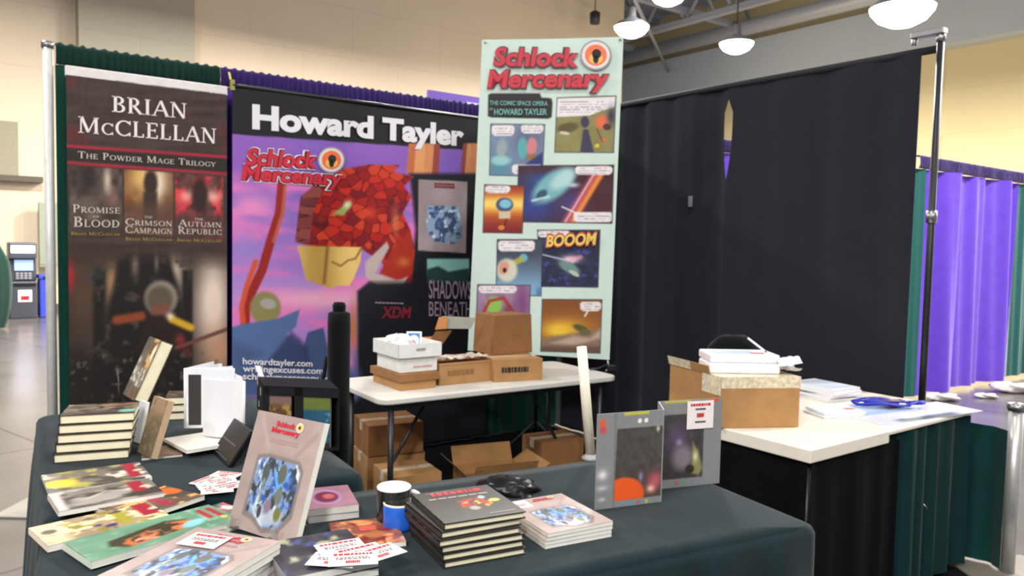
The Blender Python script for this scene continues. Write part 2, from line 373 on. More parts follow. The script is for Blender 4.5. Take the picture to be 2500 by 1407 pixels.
wallbox('wall_back', -10, 16.5, 16.05, 16.9, 0, HZ, BEIGE)
wallbox('wall_far', 14.5, 22.0, 21, 22.4, 0, HZ, GREYW)
wallbox('wall_right', 20.5, -6, 20.9, 22.4, 0, HZ, CREAM)
wallbox('trim_pilaster_left', 2.15, 16.15, 4.15, 16.5, 2.95, HZ, PILAS)
wallbox('trim_pilaster_base', 2.15, 16.3, 4.15, 16.5, 0, 2.95, BEIGE)
wallbox('trim_pilaster_far', 18.0, 21.5, 18.5, 22.0, 0, HZ, mat('white_column_paint', rgb(214, 214, 220), .7))
wallbox('trim_bulkhead', 19.9, 0, 20.5, 22.0, 6.5, 7.7, mat('pale_soffit_paint', rgb(196, 204, 206), .7))
wallbox('trim_base_back', -10, 16.44, 16, 16.5, 0, .14, mat('grey_rubber_base', rgb(96, 92, 88), .7))
CEIL = mat('haze_lifted_ceiling', rgb(176, 184, 204), .8, var=.12, scale=1.2)  # light blue-grey; lamp haze under the roof is put into the colour
g = MB(); g.box(ab(-10, -6, HZ), ab(31, 0), ab(0, 29), (0, 0, .2), CEIL)
for i in range(26): g.box(ab(-10, -5 + i * 1.05, HZ - .12), ab(31, 0), ab(0, .25), (0, 0, .12), CEIL)
struct(g, 'ceiling')
TRUS = mat('grey_painted_steel', rgb(150, 154, 166), .6)
def truss(n, A, B, z, h):
    g = MB(); A = Vec((A.x, A.y, 0)); B = Vec((B.x, B.y, 0)); L = (B - A).length; k = max(4, int(L / 1.6)); D = (B - A) / k; U = Vec((0, 0, 1))
    W = D.normalized().cross(U) * .09
    for zz in (z, z + h): g.box(A + U * zz - W, B - A, W * 2, (0, 0, .16), TRUS)
    for i in range(k):
        p = A + D * i; g.tube([p + U * (z + .08), p + D * .5 + U * (z + h + .08), p + D + U * (z + .08)], .055, TRUS, 6)
    struct(g, 'trim_%d' % n)
truss(1, ab(3, 15.2), ab(20.3, 15.2), 8.0, 1.1)
truss(2, ab(3, 19.2), ab(20.3, 19.2), 8.0, 1.1)
truss(3, ab(17.2, -3), ab(17.2, 21.8), 7.7, 1.2)
truss(4, ab(11.2, -3), ab(11.2, 16.3), 7.7, 1.2)
truss(5, ab(3, 10.6), ab(20.3, 10.6), 8.0, 1.1)
g = MB(); g.tube([ab(19.3, 0, 7.9), ab(19.3, 21.8, 7.9)], .22, mat('galvanised_duct', rgb(190, 194, 200), .45, .3), 16); struct(g, 'trim_6')
# diagonal sprinkler pipe with hanger
g = MB(); g.tube([ab(6, 8, 7.3), ab(20.2, 18.5, 7.3)], .05, TRUS, 8); struct(g, 'trim_7')
# high-bay lamps that show in the picture
GLOW = mat('lamp_lens', (1, .98, .95), .5, emit=22, var=0)
def highbay(px, py, y, dia, lab):
    p = at_y(px, py, y); t = thing('high_bay_lamp', p, lab, 'lamp', 'high-bay lamps under the hall ceiling')
    r = dia / 2
    g = MB(); g.lathe(p, [(r, 0), (r * .98, r * .1), (r * .7, r * .3), (r * .35, r * .45), (r * .25, r * .6), (r * .22, r * 1.1), (0.001, r * 1.1)], mat('lamp_shade_metal', rgb(150, 152, 160), .4, .5), 32); part(g, 'lamp_shade', t)
    g = MB(); g.lathe(p, [(0.001, -r * .62), (r * .4, -r * .56), (r * .75, -r * .38), (r * .96, -r * .12), (r * .99, .02)], GLOW, 32); part(g, 'lamp_lens', t)  # lens swollen below the shade; the lamp's bloom is put into its shape
    g = MB(); g.tube([p + Vec((0, 0, r * 1.1)), Vec((p.x, p.y, HZ - .1))], .02, DARKST, 8); part(g, 'hanging_rod', t)
    hall_light(p.x, p.y, p.z - .5, 190, dia)
highbay(1542, 66, 18.2, .8, 'white glowing dome lamp beside the top right corner of the comic banner')
highbay(1798, 106, 19.3, .82, 'white glowing dome lamp hanging above the middle of the black drape')
highbay(2203, 20, 13.0, 1.0, 'largest glowing dome lamp, at the top edge above the right of the black drape')
highbay(1632, -14, 17.5, .8, 'glowing dome lamp cut by the top edge, between two lower lamps')
# wall panel at far left, electrical cabinet
p = on_b(0, 372, 16.3); g = MB(); g.box(on_b(-60, 432, 16.3), ab(on_b(46, 430, 16.3).dot(ab(1, 0)) - on_b(-60, 432, 16.3).dot(ab(1, 0)), 0), ab(0, .2), (0, 0, 1.0), mat('grey_green_panel', rgb(150, 144, 122), .7))
g.box(on_b(-60, 437, 16.25), ab(1.0, 0), ab(0, .25), (0, 0, .1), mat('dark_ledge', rgb(92, 84, 70), .7))
o = g.build('wall_shutter'); tag(o, 'grey rolled shutter box high on the hall wall at the far left', 'shutter')
g = MB(); q = on_b(97, 652, 16.15); g.box(q, ab(.36, 0), ab(0, .15), (0, 0, 1.15), mat('pale_green_metal', rgb(150, 156, 136), .6)); g.box(q + Vec((0, 0, .04)) - ab(0, .01), ab(.34, 0), ab(0, .01), (0, 0, 1.07), mat('pale_green_metal', rgb(150, 156, 136), .6))
o = g.build('electrical_cabinet', bevel=.01); tag(o, 'pale green metal cabinet on the far wall above the blue bin', 'cabinet')
g = MB(); q = at_y(1452, 60, 21); g.tube([q + Vec((0, 0, 3)), q + Vec((0, 0, .35))], .015, DARKST, 6); g.lathe(q, [(.001, 0), (.13, .02), (.14, .3), (.05, .36), (.001, .36)], DARKST, 16)
o = g.build('hanging_speaker'); o.location.y += 0; tag(o, 'small dark fixture hanging in front of the beige wall above the comic banner', 'fixture')
# cash machine
def atm():
    p = on_b(58, 740, 15.3); p = Vec((p.x, p.y, 0)); t = thing('cash_machine', p, 'dark grey cash machine with a lit white header by the far wall', 'cash machine')
    A = ab(1, 0); B = ab(0, 1); W = .40; GM = mat('grey_machine_metal', rgb(74, 76, 84), .45, .2)
    o = p - A * W / 2; g = MB(); g.box(o, A * W, B * .5, (0, 0, .62), GM); g.box(o + B * .1 + Vec((0, 0, .62)), A * W, B * .4, (0, 0, .38), GM)
    g.box(o + Vec((.0, 0, 1.0)), A * W, B * .5, (0, 0, .27), GM); part(g, 'body', t, .02)
    g = MB(); g.box(o + A * .03 - B * .02 + Vec((0, 0, 1.1)), A * (W - .06), B * .02, (0, 0, .12), mat('lit_header', rgb(235, 240, 255), emit=6, var=0)); part(g, 'lit_header', t, .008)
    g = MB(); g.box(o + A * .08 + B * .07 + Vec((0, 0, .8)), A * .27, B * .03, (0, 0, .18), mat('lit_screen', rgb(130, 150, 200), emit=1.2, var=0)); part(g, 'screen', t, .004)
    g = MB()
    for i in range(3):
        for j in range(4): g.box(o + A * (.1 + j * .06) + B * .07 + Vec((0, 0, .66 + i * .04)), A * .045, B * .03, (0, 0, .03), mat('light_keys', rgb(150, 150, 156), .5))
    part(g, 'keypad', t)
    g = MB(); g.box(o + A * .12 - B * .006 + Vec((0, 0, .28)), A * .2, B * .006, (0, 0, .2), WHITE); g.box(o + A * .16 - B * .008 + Vec((0, 0, .31)), A * .12, B * .004, (0, 0, .07), RED); part(g, 'sticker', t)
    g = MB(); g.box(o + A * .06 - B * .01 + Vec((0, 0, .54)), A * .32, B * .01, (0, 0, .05), BLACK); part(g, 'cash_slot', t)
atm()
p = on_b(119, 740, 15.3); p = Vec((p.x, p.y, 0)); t = thing('recycling_bin', p, 'blue recycling bin beside the cash machine', 'bin'); BL = mat('blue_plastic', rgb(58, 72, 190), .45)
g = MB(); g.box(Vec(p) - ab(.13, 0), ab(.22, 0), ab(0, .4), (0, 0, .66), BL); part(g, 'body', t, .02)
g = MB(); g.box(Vec(p) - ab(.14, .02) + Vec((0, 0, .66)), ab(.24, 0), ab(0, .44), (0, 0, .07), BL); g.box(Vec(p) - ab(.08, .03) + Vec((0, 0, .67)), ab(.16, 0), ab(0, .02), (0, 0, .04), BLACK); part(g, 'lid', t, .01)
# ================================================================ pipe and drape
def fabric(key, c, var=.06, sheen=.25):
    m = mat(key, c, .92, var=var, scale=9, bump=.25, bscale=420, spec=.1); b = m.node_tree.nodes['Principled BSDF']; b.inputs['Sheen Weight'].default_value = sheen; b.inputs['Sheen Roughness'].default_value = .5
    return m
GREEN = fabric('dark_green_fabric', rgb(14, 62, 52)); PURP = fabric('purple_fabric', rgb(82, 50, 150)); BLK = fabric('black_fabric', rgb(34, 35, 44), sheen=.12)
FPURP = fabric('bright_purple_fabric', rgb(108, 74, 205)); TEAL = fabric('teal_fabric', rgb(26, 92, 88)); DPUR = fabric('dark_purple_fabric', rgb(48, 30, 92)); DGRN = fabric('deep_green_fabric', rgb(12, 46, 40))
def drape(name, A, B, z0, z1, m, lab, cat='curtain', group=None, amp=.02, wl=.14, seed=1, head=None, headm=None, e0=None, e1=None, dens=46, gather=.35, rod=True):
    A = Vec((A.x, A.y, 0)); B = Vec((B.x, B.y, 0)); D = (B - A); L = D.length; D.normalize(); N = Vec((D.y, -D.x, 0))
    if N.dot(CP - A) < 0: N = -N
    nu = max(8, int(L * dens)); nv = 30; P = []
    rnd = random.Random(seed); ph = [rnd.uniform(0, 6.28) for _ in range(6)]
    hh = head or 0.
    def off(s, z):
        k = 1 - gather * (z - z0) / (z1 - z0)
        q = 2 * math.pi * s / wl
        return amp * k * (math.sin(q + 1.3 * math.sin(q * .23 + ph[0]) + ph[1]) * .6 + .4 * math.sin(q * .47 + ph[2]) + .18 * math.sin(q * 2.3 + ph[3] + z))
    for j in range(nv):
        z = z0 + (z1 - hh - z0) * j / (nv - 1)
        s0 = e0(z) if e0 else 0; s1 = L - (e1(z) if e1 else 0)
        for i in range(nu):
            s = s0 + (s1 - s0) * i / (nu - 1); P.append(A + D * s + N * off(s, z) + Vec((0, 0, z)))
    t = thing(name, (A + B) / 2 + Vec((0, 0, z0)), lab, cat, group)
    g = MB(); g.grid(P, nu, nv, m); part(g, 'fabric', t)
    if head:
        g = MB(); nu2 = int(L * 110); P = []; nv2 = 8
        for j in range(nv2 + 1):
            a = math.pi * j / nv2; zz = z1 - hh * .5 - hh * .5 * math.cos(a); 
            for i in range(nu2):
                s = L * i / (nu2 - 1); r = .018 * math.sin(a) + .012 + .006 * math.sin(s * 190 + 3 * math.sin(s * 17)) + (.004 * rnd.random())
                P.append(A + D * s + N * r + Vec((0, 0, zz + .006 * math.sin(s * 120 + ph[4]) * (j == nv2) )))
        g.grid(P, nu2, nv2 + 1, headm or m); 
        Q = [p_ - N * .06 for p_ in P[nv2 * nu2:]]; g.grid(P[nv2 * nu2:] + Q, nu2, 2, headm or m)
        part(g, 'rod_pocket', t)
    return t
BB = 4.73
aL = .52; a1 = on_b(535, 185, BB).dot(ab(1, 0)); a2 = 3.62
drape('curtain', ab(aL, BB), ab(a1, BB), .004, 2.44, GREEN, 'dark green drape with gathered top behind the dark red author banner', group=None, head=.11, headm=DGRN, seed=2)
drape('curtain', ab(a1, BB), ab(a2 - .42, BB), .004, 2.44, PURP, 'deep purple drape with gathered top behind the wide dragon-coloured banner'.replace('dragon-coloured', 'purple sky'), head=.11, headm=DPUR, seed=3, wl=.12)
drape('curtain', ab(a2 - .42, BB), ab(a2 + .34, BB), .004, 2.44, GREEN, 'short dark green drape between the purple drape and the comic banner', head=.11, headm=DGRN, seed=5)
AR = 3.98
pR = on_a(2276, 500, AR - .02)
bs = on_a(1777, 340, AR).dot(ab(0, 1)); bE = on_a(2238, 400, AR).dot(ab(0, 1))
zt = on_a(1775, 252, AR).z; zb = on_a(1777, 440, AR).z
def gap(z): return 0 if z < zb or z > zt + .02 else .07 * math.sin(math.pi * min(1, (z - zb) / (zt - zb)) ** .75 * .62)
drape('curtain', ab(AR, 5.0), ab(AR, bs), .004, 2.46, BLK, 'tall black drape left of the slit, beside the comic banner', amp=.022, wl=.3, seed=8, e1=lambda z: gap(z) * .5)
drape('curtain', ab(AR, bs - .0), ab(AR, bE), .004, 2.46, BLK, 'widest tall black drape, right of the slit and behind the carton', amp=.014, wl=.42, seed=9, e0=lambda z: gap(z) * .5)
g = MB(); g.tube([ab(AR - .005, 4.95, 2.455), ab(AR + .012, pR.dot(ab(0, 1)) + .03, 2.455)], .02, mat('black_sleeve', rgb(26, 27, 34), .8), 10); o = g.build('crossbar'); tag(o, 'black covered crossbar along the top of the tall black drapes', 'crossbar')
def upright(p, h, r, m, lab, joint=None, cap=True, plate=True, name='drape_pole'):
    p = Vec((p.x, p.y, 0)); t = thing(name, p, lab, 'pole')
    g = MB(); g.tube([p + Vec((0, 0, .01)), p + Vec((0, 0, h))], r, m, 14); part(g, 'tube', t)
    if joint: g = MB(); g.tube([p + Vec((0, 0, joint)), p + Vec((0, 0, joint + .06))], r * 1.5, STEEL, 12); g.tube([p + Vec((0, 0, joint + .03)), p + Vec((-.03, -.045, joint + .03))], .009, STEEL, 8); part(g, 'lock_collar', t)
    if cap: g = MB(); g.lathe(p, [(r * 1.02, h - .02), (r * 1.25, h - .02), (r * 1.25, h + .012), (.001, h + .018)], STEEL, 16); part(g, 'cap', t)
    if plate: g = MB(); g.box(p + Vec((-.2, -.2, 0)), (.4, 0, 0), (0, .4, 0), (0, 0, .012), mat('grey_base_plate', rgb(128, 122, 112), .5)); part(g, 'base_plate', t, .004)
    return t
upright(ab(aL - .035, BB - .02), on_b(128, 112, BB).z, .024, mat('white_pipe', rgb(206, 206, 204), .4, .2), 'pale upright pole at the left end of the green drape')
pR = on_a(2276, 500, AR - .02)
upright(pR, 2.5, .017, mat('dark_chrome', rgb(44, 44, 48), .4, .5), 'tall dark upright pole at the right end of the black drapes', joint=on_a(2276, 545, AR - .02).z, plate=False)
pRb = pR.dot(ab(0, 1)); g = MB(); g.box(ab(AR - .045, pRb - .02, 2.515), ab(.05, 0), ab(0, .16), (0, 0, .03), STEEL); g.tube([ab(AR - .02, pRb + .13, 2.52), ab(AR - .02, pRb + .13, 2.485)], .014, STEEL, 10); o = g.build('crossbar_hook', bevel=.004); tag(o, 'metal hook bracket on top of the tall dark pole', 'bracket')
pS = at_y(2470, 1200, 3.46); zS = at_y(2470, 992, 3.46).z
upright(pS, zS, .031, mat('silver_pipe', rgb(190, 190, 188), .35, .55), 'short silver pole at the right end of the low side drape')
_a, _b = pS.dot(ab(1, 0)), pS.dot(ab(0, 1))
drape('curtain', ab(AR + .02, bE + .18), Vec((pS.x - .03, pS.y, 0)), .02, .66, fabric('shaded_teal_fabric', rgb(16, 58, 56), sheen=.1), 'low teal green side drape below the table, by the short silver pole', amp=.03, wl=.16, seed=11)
# neighbour's drapes beyond
bF = 3.7
aP = on_b(2248, 600, bF).dot(ab(1, 0)); aQ = on_b(2478, 600, bF).dot(ab(1, 0))
drape('curtain', ab(aP - .16, bF), ab(aP, bF), .04, 2.36, TEAL, 'narrow teal drape strip just right of the black drape', amp=.03, wl=.2, seed=12, head=.12, headm=DPUR)
drape('curtain', ab(aP, bF), ab(aQ, bF), .04, 2.36, FPURP, 'bright purple drape with deep folds in the neighbouring booth', amp=.1, wl=.52, seed=15, head=.12, headm=DPUR, gather=.2)
drape('curtain', ab(aQ, bF), ab(aQ + 1.6, bF), .04, 2.36, TEAL, 'wide teal drape at the right edge beside the bright purple drape', amp=.05, wl=.3, seed=16, head=.12, headm=DPUR)
drape('curtain', ab(4.35, bF + .3), ab(6.3, bF + .3), .04, 2.3, FPURP, 'purple drape glimpsed through the slit in the black drape', amp=.03, wl=.3, seed=18, head=.1, headm=DPUR)
g = MB(); q = on_a(1690, 505, AR - .03); g.box(q, ab(0, .035), ab(.001, 0), (0, 0, .07), mat('grey_tape', rgb(120, 120, 128), .5)); o = g.build('tape_strip'); tag(o, 'small pale strip of tape stuck on the black drape below and left of the slit', 'tape')
# white bags on the floor beside the purple drape
BAG = mat('white_plastic_bag', rgb(222, 216, 212), .5, bump=.6, bscale=14)
def bag(px, py, s, lab):
    p = on_z(px, py, 0); g = MB(); P = []; n = 20; rnd = random.Random(px)
    for j in range(10):
        for i in range(n):
            t = 2 * math.pi * i / n; r = s * math.sin(math.pi * (j + .6) / 10.5) * (1 + .25 * math.sin(3 * t + j) + .1 * rnd.random()); P.append(p + Vec((1.7 * r * math.cos(t), r * math.sin(t), s * .55 * (1 - math.cos(math.pi * j / 9)) / 1.4 )))
    g.grid(P, n, 10, BAG)
    g.add([P[j * n + i] for j in range(10) for i in (n - 1, 0)], [(2 * j, 2 * j + 1, 2 * j + 3, 2 * j + 2) for j in range(9)], BAG, smooth=True)
    o = g.build('plastic_bag'); tag(o, lab, 'bag')
bag(2300, 978, .09, 'small crumpled white bag on the floor at the foot of the purple drape')
bag(2480, 958, .13, 'largest crumpled white bag on the floor at the foot of the teal drape')
bag(2408, 972, .06, 'flat white bag on the floor between two bigger bags')
# purple sign standing behind the back drape
q0 = on_b(1046, 262, 7.0); q1 = on_b(1180, 262, 7.0); q2 = on_b(1046, 219, 7.0)
g = MB(); g.box(Vec((q0.x, q0.y, 0)), Vec((q1.x - q0.x, q1.y - q0.y, 0)), ab(0, .04), (0, 0, q2.z), mat('purple_board', rgb(112, 82, 178), .6)); g.box(Vec((q1.x, q1.y, q2.z - .12)) - ab(.22, .01), ab(.2, 0), ab(0, .01), (0, 0, .05), WHITE)
o = g.build('backing_board'); tag(o, 'purple board whose top shows above the back drape left of the comic banner', 'board')
# ================================================================ banners
def brian(p):
    p.fill(rgb(66, 52, 48)); p.noise(120, 14, .05, 3); p.blotch(90, 40, rgb(110, 34, 44), .55, 4, 4, a=.6 * (p.Y < 380))
    p.noise(6, 30, .02, 8)
    # rule lines and dark band
    def yl(x, y0): return y0 + .07 * (x - 160)
    Y = p.Y - .075 * (p.X - 160)
    def band(a, b, c, al=1.): p.mix(np.clip((Y - a) / 1.5, 0, 1) * np.clip((b - Y) / 1.5, 0, 1) * al, c)
    band(358, 392, rgb(46, 40, 38)); band(351, 359, rgb(168, 38, 60)); band(392, 400, rgb(160, 38, 58))
    # three book pictures
    def pan(x0, x1, base, fn):
        m = np.clip((p.X - x0) / 2, 0, 1) * np.clip((x1 - p.X) / 2, 0, 1) * np.clip((Y - 402) / 2, 0, 1) * np.clip((560 - Y) / 2, 0, 1)
        q = Pic(p.X, p.Y); q.fill(base); fn(q); p.C = p.C * (1 - m[:, None]) + q.C * m[:, None]
    def f1(q): q.noise(20, 26, .16, 21); q.glow(262, 440, 10, 34, rgb(225, 205, 185), .9); q.glow(275, 490, 14, 22, rgb(150, 110, 100), .6); q.glow(215, 440, 30, 34, rgb(34, 30, 30), .8); q.rect(150, 545, 310, 600, rgb(62, 52, 48), 20, .7)
    def f2(q): q.noise(26, 22, .12, 22); q.glow(350, 430, 36, 42, rgb(232, 190, 110), .9); q.glow(385, 450, 24, 46, rgb(240, 225, 200), 1); q.ell(368, 448, 17, 34, rgb(56, 40, 32), 0, .5); q.ell(366, 432, 9, 9, rgb(50, 36, 30)); q.rect(350, 470, 384, 560, rgb(60, 44, 38), 8); q.glow(410, 520, 14, 60, rgb(100, 70, 50), .7); q.rect(300, 500, 430, 640, rgb(92, 66, 62), 30, .7)
    def f3(q): q.noise(16, 20, .14, 23); q.blotch(22, 26, rgb(214, 60, 70), .5, 5, 24); q.glow(455, 480, 16, 14, rgb(250, 170, 160), .8); q.glow(520, 480, 18, 16, rgb(244, 190, 170), .8); q.ell(488, 478, 18, 50, rgb(52, 34, 34), 0, .6); q.rect(420, 520, 560, 640, rgb(78, 56, 54), 24, .8)
    pan(170, 299, rgb(80, 66, 60), f1); pan(303, 424, rgb(120, 78, 46), f2); pan(427, 546, rgb(90, 52, 50), f3)
    # lower picture: back-lit dark throne shape and a generic seated figure
    low = np.clip((Y - 585) / 50, 0, 1)
    q = Pic(p.X, p.Y); q.fill(rgb(52, 43, 38)); q.noise(60, 60, .05, 31)
    q.glow(520, 740, 46, 130, rgb(226, 205, 190), 1.1); q.glow(535, 860, 40, 60, rgb(190, 140, 110), .9); q.glow(425, 660, 26, 50, rgb(205, 186, 165), .85); q.glow(330, 650, 10, 40, rgb(190, 160, 140), .8)
    q.glow(272, 690, 16, 44, rgb(196, 150, 105), .75); q.glow(205, 720, 50, 90, rgb(98, 66, 48), .6); q.glow(185, 900, 40, 60, rgb(40, 30, 24), .5)
    D = rgb(30, 26, 26)
    q.poly([(290, 640), (320, 610), (410, 615), (432, 690), (448, 760), (470, 960), (230, 960), (262, 770)], D, 14)
    q.rect(228, 660, 256, 960, D, 10); q.ell(240, 668, 17, 15, rgb(38, 44, 40)); q.rect(446, 660, 470, 900, D, 8); q.glow(330, 648, 9, 28, rgb(150, 120, 110), .8); q.glow(382, 640, 5, 22, rgb(140, 124, 118), .8)
    q.blotch(22, 22, rgb(70, 62, 58), .56, 6, 33, a=.8 * (q.X < 470) * (q.Y > 630))
    q.ell(393, 728, 40, 42, rgb(160, 148, 136)); q.ell(390, 732, 34, 36, rgb(92, 80, 68), 0, .5); q.ell(392, 766, 24, 26, rgb(120, 74, 60), 0, .6); q.poly([(360, 770), (430, 770), (452, 870), (330, 860)], rgb(38, 30, 28), 10)
    q.line([(285, 782), (345, 772)], 22, rgb(136, 66, 36), 10); q.line([(420, 780), (466, 800)], 18, rgb(206, 160, 44), 8); q.glow(415, 772, 10, 8, rgb(240, 220, 200), .9)
    q.line([(430, 850), (560, 802)], 9, rgb(104, 64, 58), 5); q.glow(440, 830, 12, 16, rgb(150, 50, 50), .8); q.glow(455, 860, 14, 14, rgb(120, 40, 40), .6)
    q.glow(172, 675, 10, 36, rgb(170, 34, 44), .9); q.rect(150, 880, 420, 1300, rgb(27, 24, 24), 80, .85); q.blotch(16, 14, rgb(96, 90, 80), .62, 8, 35, a=.7 * (q.Y > 860) * (q.Y < 990)); q.rect(120, 1010, 620, 1500, rgb(30, 26, 25), 40, .8)
    p.C = p.C * (1 - low[:, None]) + q.C * low[:, None]
bpl = BB - .1
def rollup(bz):
    TL = on_b(161, 180, bpl); TR = on_b(554, 222, bpl); zt_ = TL.z
    t = thing('banner_stand', Vec(((TL.x + TR.x) / 2, (TL.y + TR.y) / 2, 0)), 'tall dark brown and red author banner on a pull-up stand at the left', 'banner')
    A = ab(1, 0); w_ = (TR - TL).length; TR = Vec((TR.x, TR.y, zt_)); BL = Vec((TL.x, TL.y, .1)); BR = Vec((TR.x, TR.y, .1))
    g = MB(); sheet(g, TL, TR, BL, BR, 120, 300, brian, VINYL); part(g, 'printed_sheet', t)
    P = lambda x, y: on_b(x, y, bpl)
    WI = mat('white_print', rgb(232, 226, 220), .6, var=0); GI = mat('pale_print', rgb(196, 190, 178), .6, var=0); YI = mat('gold_print', rgb(168, 140, 62), .6, var=0)
    g = MB()
    def L(s, x0, y0, x1, y1, h, m, serif=True, bold=0.):
        g = MB(); lettering(g, s, P(x0, y0), P(x1, y1), P(x0, y0 - h), m, bold, serif, off=.003); part(g, 'lettering', t, label='pale roman lettering')
    L('BRIAN', 273, 273, 455, 290, 39, WI); L('McCLELLAN', 191, 324, 527, 351, 40, WI)
    L('The Powder Mage Trilogy', 190, 386, 527, 408, 17, GI)
    L('Promise', 177, 519, 292, 522, 20, GI); L('of', 227, 532, 243, 533, 8, GI); L('Blood', 179, 554, 291, 556, 25, GI)
    L('the', 352, 533, 372, 534, 8, GI); L('Crimson', 306, 550, 420, 553, 17, GI); L('Campaign', 306, 569, 420, 572, 18, GI)
    L('the', 474, 538, 496, 539, 8, GI); L('Autumn', 434, 553, 540, 556, 17, GI); L('Republic', 434, 571, 541, 574, 18, GI)
    for x0, x1, y in ((173, 293, 574), (306, 420, 587), (432, 540, 590)): L('Brian McClellan', x0, y, x1, y + 2, 8, YI)
    g = MB(); T0 = P(159, 181); T1 = P(556, 222); T1.z = T0.z = zt_ - .01; g.box(T0, T1 - T0, ab(0, .02), (0, 0, .055), mat('white_rail', rgb(226, 222, 220), .35, .1)); part(g, 'top_rail', t, .005)
    g = MB(); g.box(Vec((TL.x, TL.y, 0)) - ab(.01, .07), A * (w_ + .02), ab(0, .12), (0, 0, .1), STEEL); part(g, 'base_cassette', t, .02)
    g = MB(); g.tube([Vec(((TL + TR) / 2).to_tuple()) + ab(0, .04) + Vec((0, 0, .03)), Vec((((TL + TR) / 2).x, ((TL + TR) / 2).y, .08)) + ab(0, .04)], .011, STEEL, 8); part(g, 'support_pole', t)
rollup(0)
def howard(p):
    X, Y = p.X, p.Y
    # purple-pink painted sky
    base = np.array(rgb(128, 92, 186)); pink = np.array(rgb(226, 120, 190)); lav = np.array(rgb(170, 130, 205)); t = fbm(X / 170 + Y / 800, Y / 46 - X / 400, 41)
    k = np.clip((Y - 420) / 260, 0, 1); p.C[:] = base * (1 - k[:, None]) + lav * k[:, None]
    p.mix(np.clip((t - .47) * 5, 0, .9) * np.clip((Y - 400) / 60, .15, 1), pink); p.glow(620, 500, 60, 30, rgb(236, 150, 200), .7); p.glow(780, 730, 160, 26, rgb(244, 184, 206), .8); p.glow(600, 600, 30, 40, rgb(150, 130, 205), .7); p.glow(700, 640, 60, 26, rgb(146, 112, 200), .6)
    # black title field (top and right hand side)
    K = rgb(26, 27, 34)
    def top(x): return 328 + (x - 568) * .068
    p.mix(np.clip((top(X) - Y) / 2 + .5, 0, 1), K)
    # striped drape folds top right
    for x0, x1, c in ((998, 1016, rgb(196, 112, 70)), (1016, 1040, rgb(226, 156, 104)), (1040, 1060, rgb(214, 140, 92)), (1060, 1074, rgb(150, 70, 60)), (1130, 1140, rgb(140, 70, 60)), (1140, 1152, rgb(210, 140, 90)), (1152, 1170, rgb(200, 130, 84))):
        p.poly([(x0, 350), (x1, 350), (x1 - 4, 426), (x0 - 6, 424)], c, 3)
    p.poly([(1000, 424), (1300, 424), (1300, 1600), (870, 1600), (872, 712), (900, 690), (1000, 690), (1014, 560)], K, 10)
    # generic cracked red mass over a tan mass (stand-in for the painting)
    m = p.pmask([(735, 480), (790, 440), (840, 412), (905, 402), (975, 404), (960, 420), (1010, 432), (985, 455), (1004, 480), (982, 520), (1000, 560), (1012, 610), (1004, 690), (975, 690), (930, 640), (880, 606), (760, 602), (722, 590), (728, 530)], 4)
    p.cells(m, 26, 21, [rgb(176, 32, 28), rgb(196, 44, 32), rgb(150, 26, 30), rgb(206, 62, 38), rgb(128, 22, 36)], rgb(84, 18, 24), 5, .14)
    p.glow(905, 520, 16, 14, rgb(220, 70, 40), .8)
    m2 = p.pmask([(735, 480), (775, 446), (788, 466), (764, 520), (756, 598), (722, 590), (728, 530)], 3); p.cells(m2, 90, 24, [rgb(128, 58, 58), rgb(110, 46, 50), rgb(142, 70, 64)], rgb(60, 24, 30), 3, .12)
    m3 = p.pmask([(726, 600), (884, 604), (880, 640), (862, 684), (852, 698), (826, 698), (806, 704), (748, 684)], 3)
    p.C = p.C * (1 - m3[:, None]) + (np.array(rgb(212, 176, 96)) + .10 * np.sin(X / 26)[:, None]) * m3[:, None]
    p.glow(842, 640, 20, 24, rgb(232, 200, 120), .5); p.line([(800, 604), (792, 690)], 7, rgb(122, 78, 44), 7, .8); p.line([(884, 604), (868, 632), (850, 636), (832, 650), (812, 640)], 4, rgb(110, 66, 40), 4, .8)
    p.poly([(892, 640), (944, 590), (950, 604), (916, 668), (978, 682), (1000, 668), (985, 694), (920, 696), (892, 676)], rgb(190, 172, 168), 5)
    p.poly([(926, 668), (958, 606), (1000, 560), (1010, 620), (1004, 672), (968, 684)], rgb(166, 44, 30), 6); p.glow(985, 640, 16, 12, rgb(214, 140, 60), .6); p.glow(965, 540, 10, 40, rgb(200, 120, 90), .7)
    p.poly([(812, 524), (856, 488), (860, 500), (840, 526)], rgb(150, 170, 90), 6); p.glow(848, 500, 9, 9, rgb(234, 230, 200), .9)
    # thin red curved stalk at left
    p.line([(688, 448), (682, 520), (660, 590), (640, 660), (616, 710), (600, 760), (598, 800)], 22, rgb(150, 38, 34), 4); p.line([(696, 456), (690, 520), (668, 590)], 8, rgb(196, 108, 86), 5, .8); p.line([(624, 640), (602, 700), (590, 750), (594, 786)], 13, rgb(206, 84, 54), 5)
    # blue-grey rock ledges, plain olive boulder where the small character sat
    p.ell(648, 752, 38, 40, rgb(140, 132, 84), 0, .2); p.ell(655, 742, 20, 13, rgb(166, 162, 156), 10, .4)
    B_ = rgb(84, 110, 158); p.poly([(560, 800), (606, 790), (680, 778), (733, 756), (722, 800), (700, 815), (722, 838), (748, 850), (760, 878), (760, 920), (560, 920)], B_, 4)
    p.poly([(760, 918), (738, 858), (752, 812), (790, 800), (802, 860), (810, 920)], rgb(66, 84, 128), 4); p.poly([(640, 900), (712, 810), (735, 830), (752, 850), (762, 920)], rgb(50, 58, 96), 12, .8); p.poly([(562, 830), (640, 860), (600, 900), (562, 905)], rgb(60, 76, 116), 26, .5)
    p.rect(560, 905, 900, 975, rgb(72, 90, 136), 30); p.rect(560, 978, 900, 1800, rgb(24, 26, 34), 18)
    p.glow(862, 800, 10, 60, rgb(196, 120, 60), .9); p.glow(868, 890, 7, 30, rgb(96, 100, 160), .8)
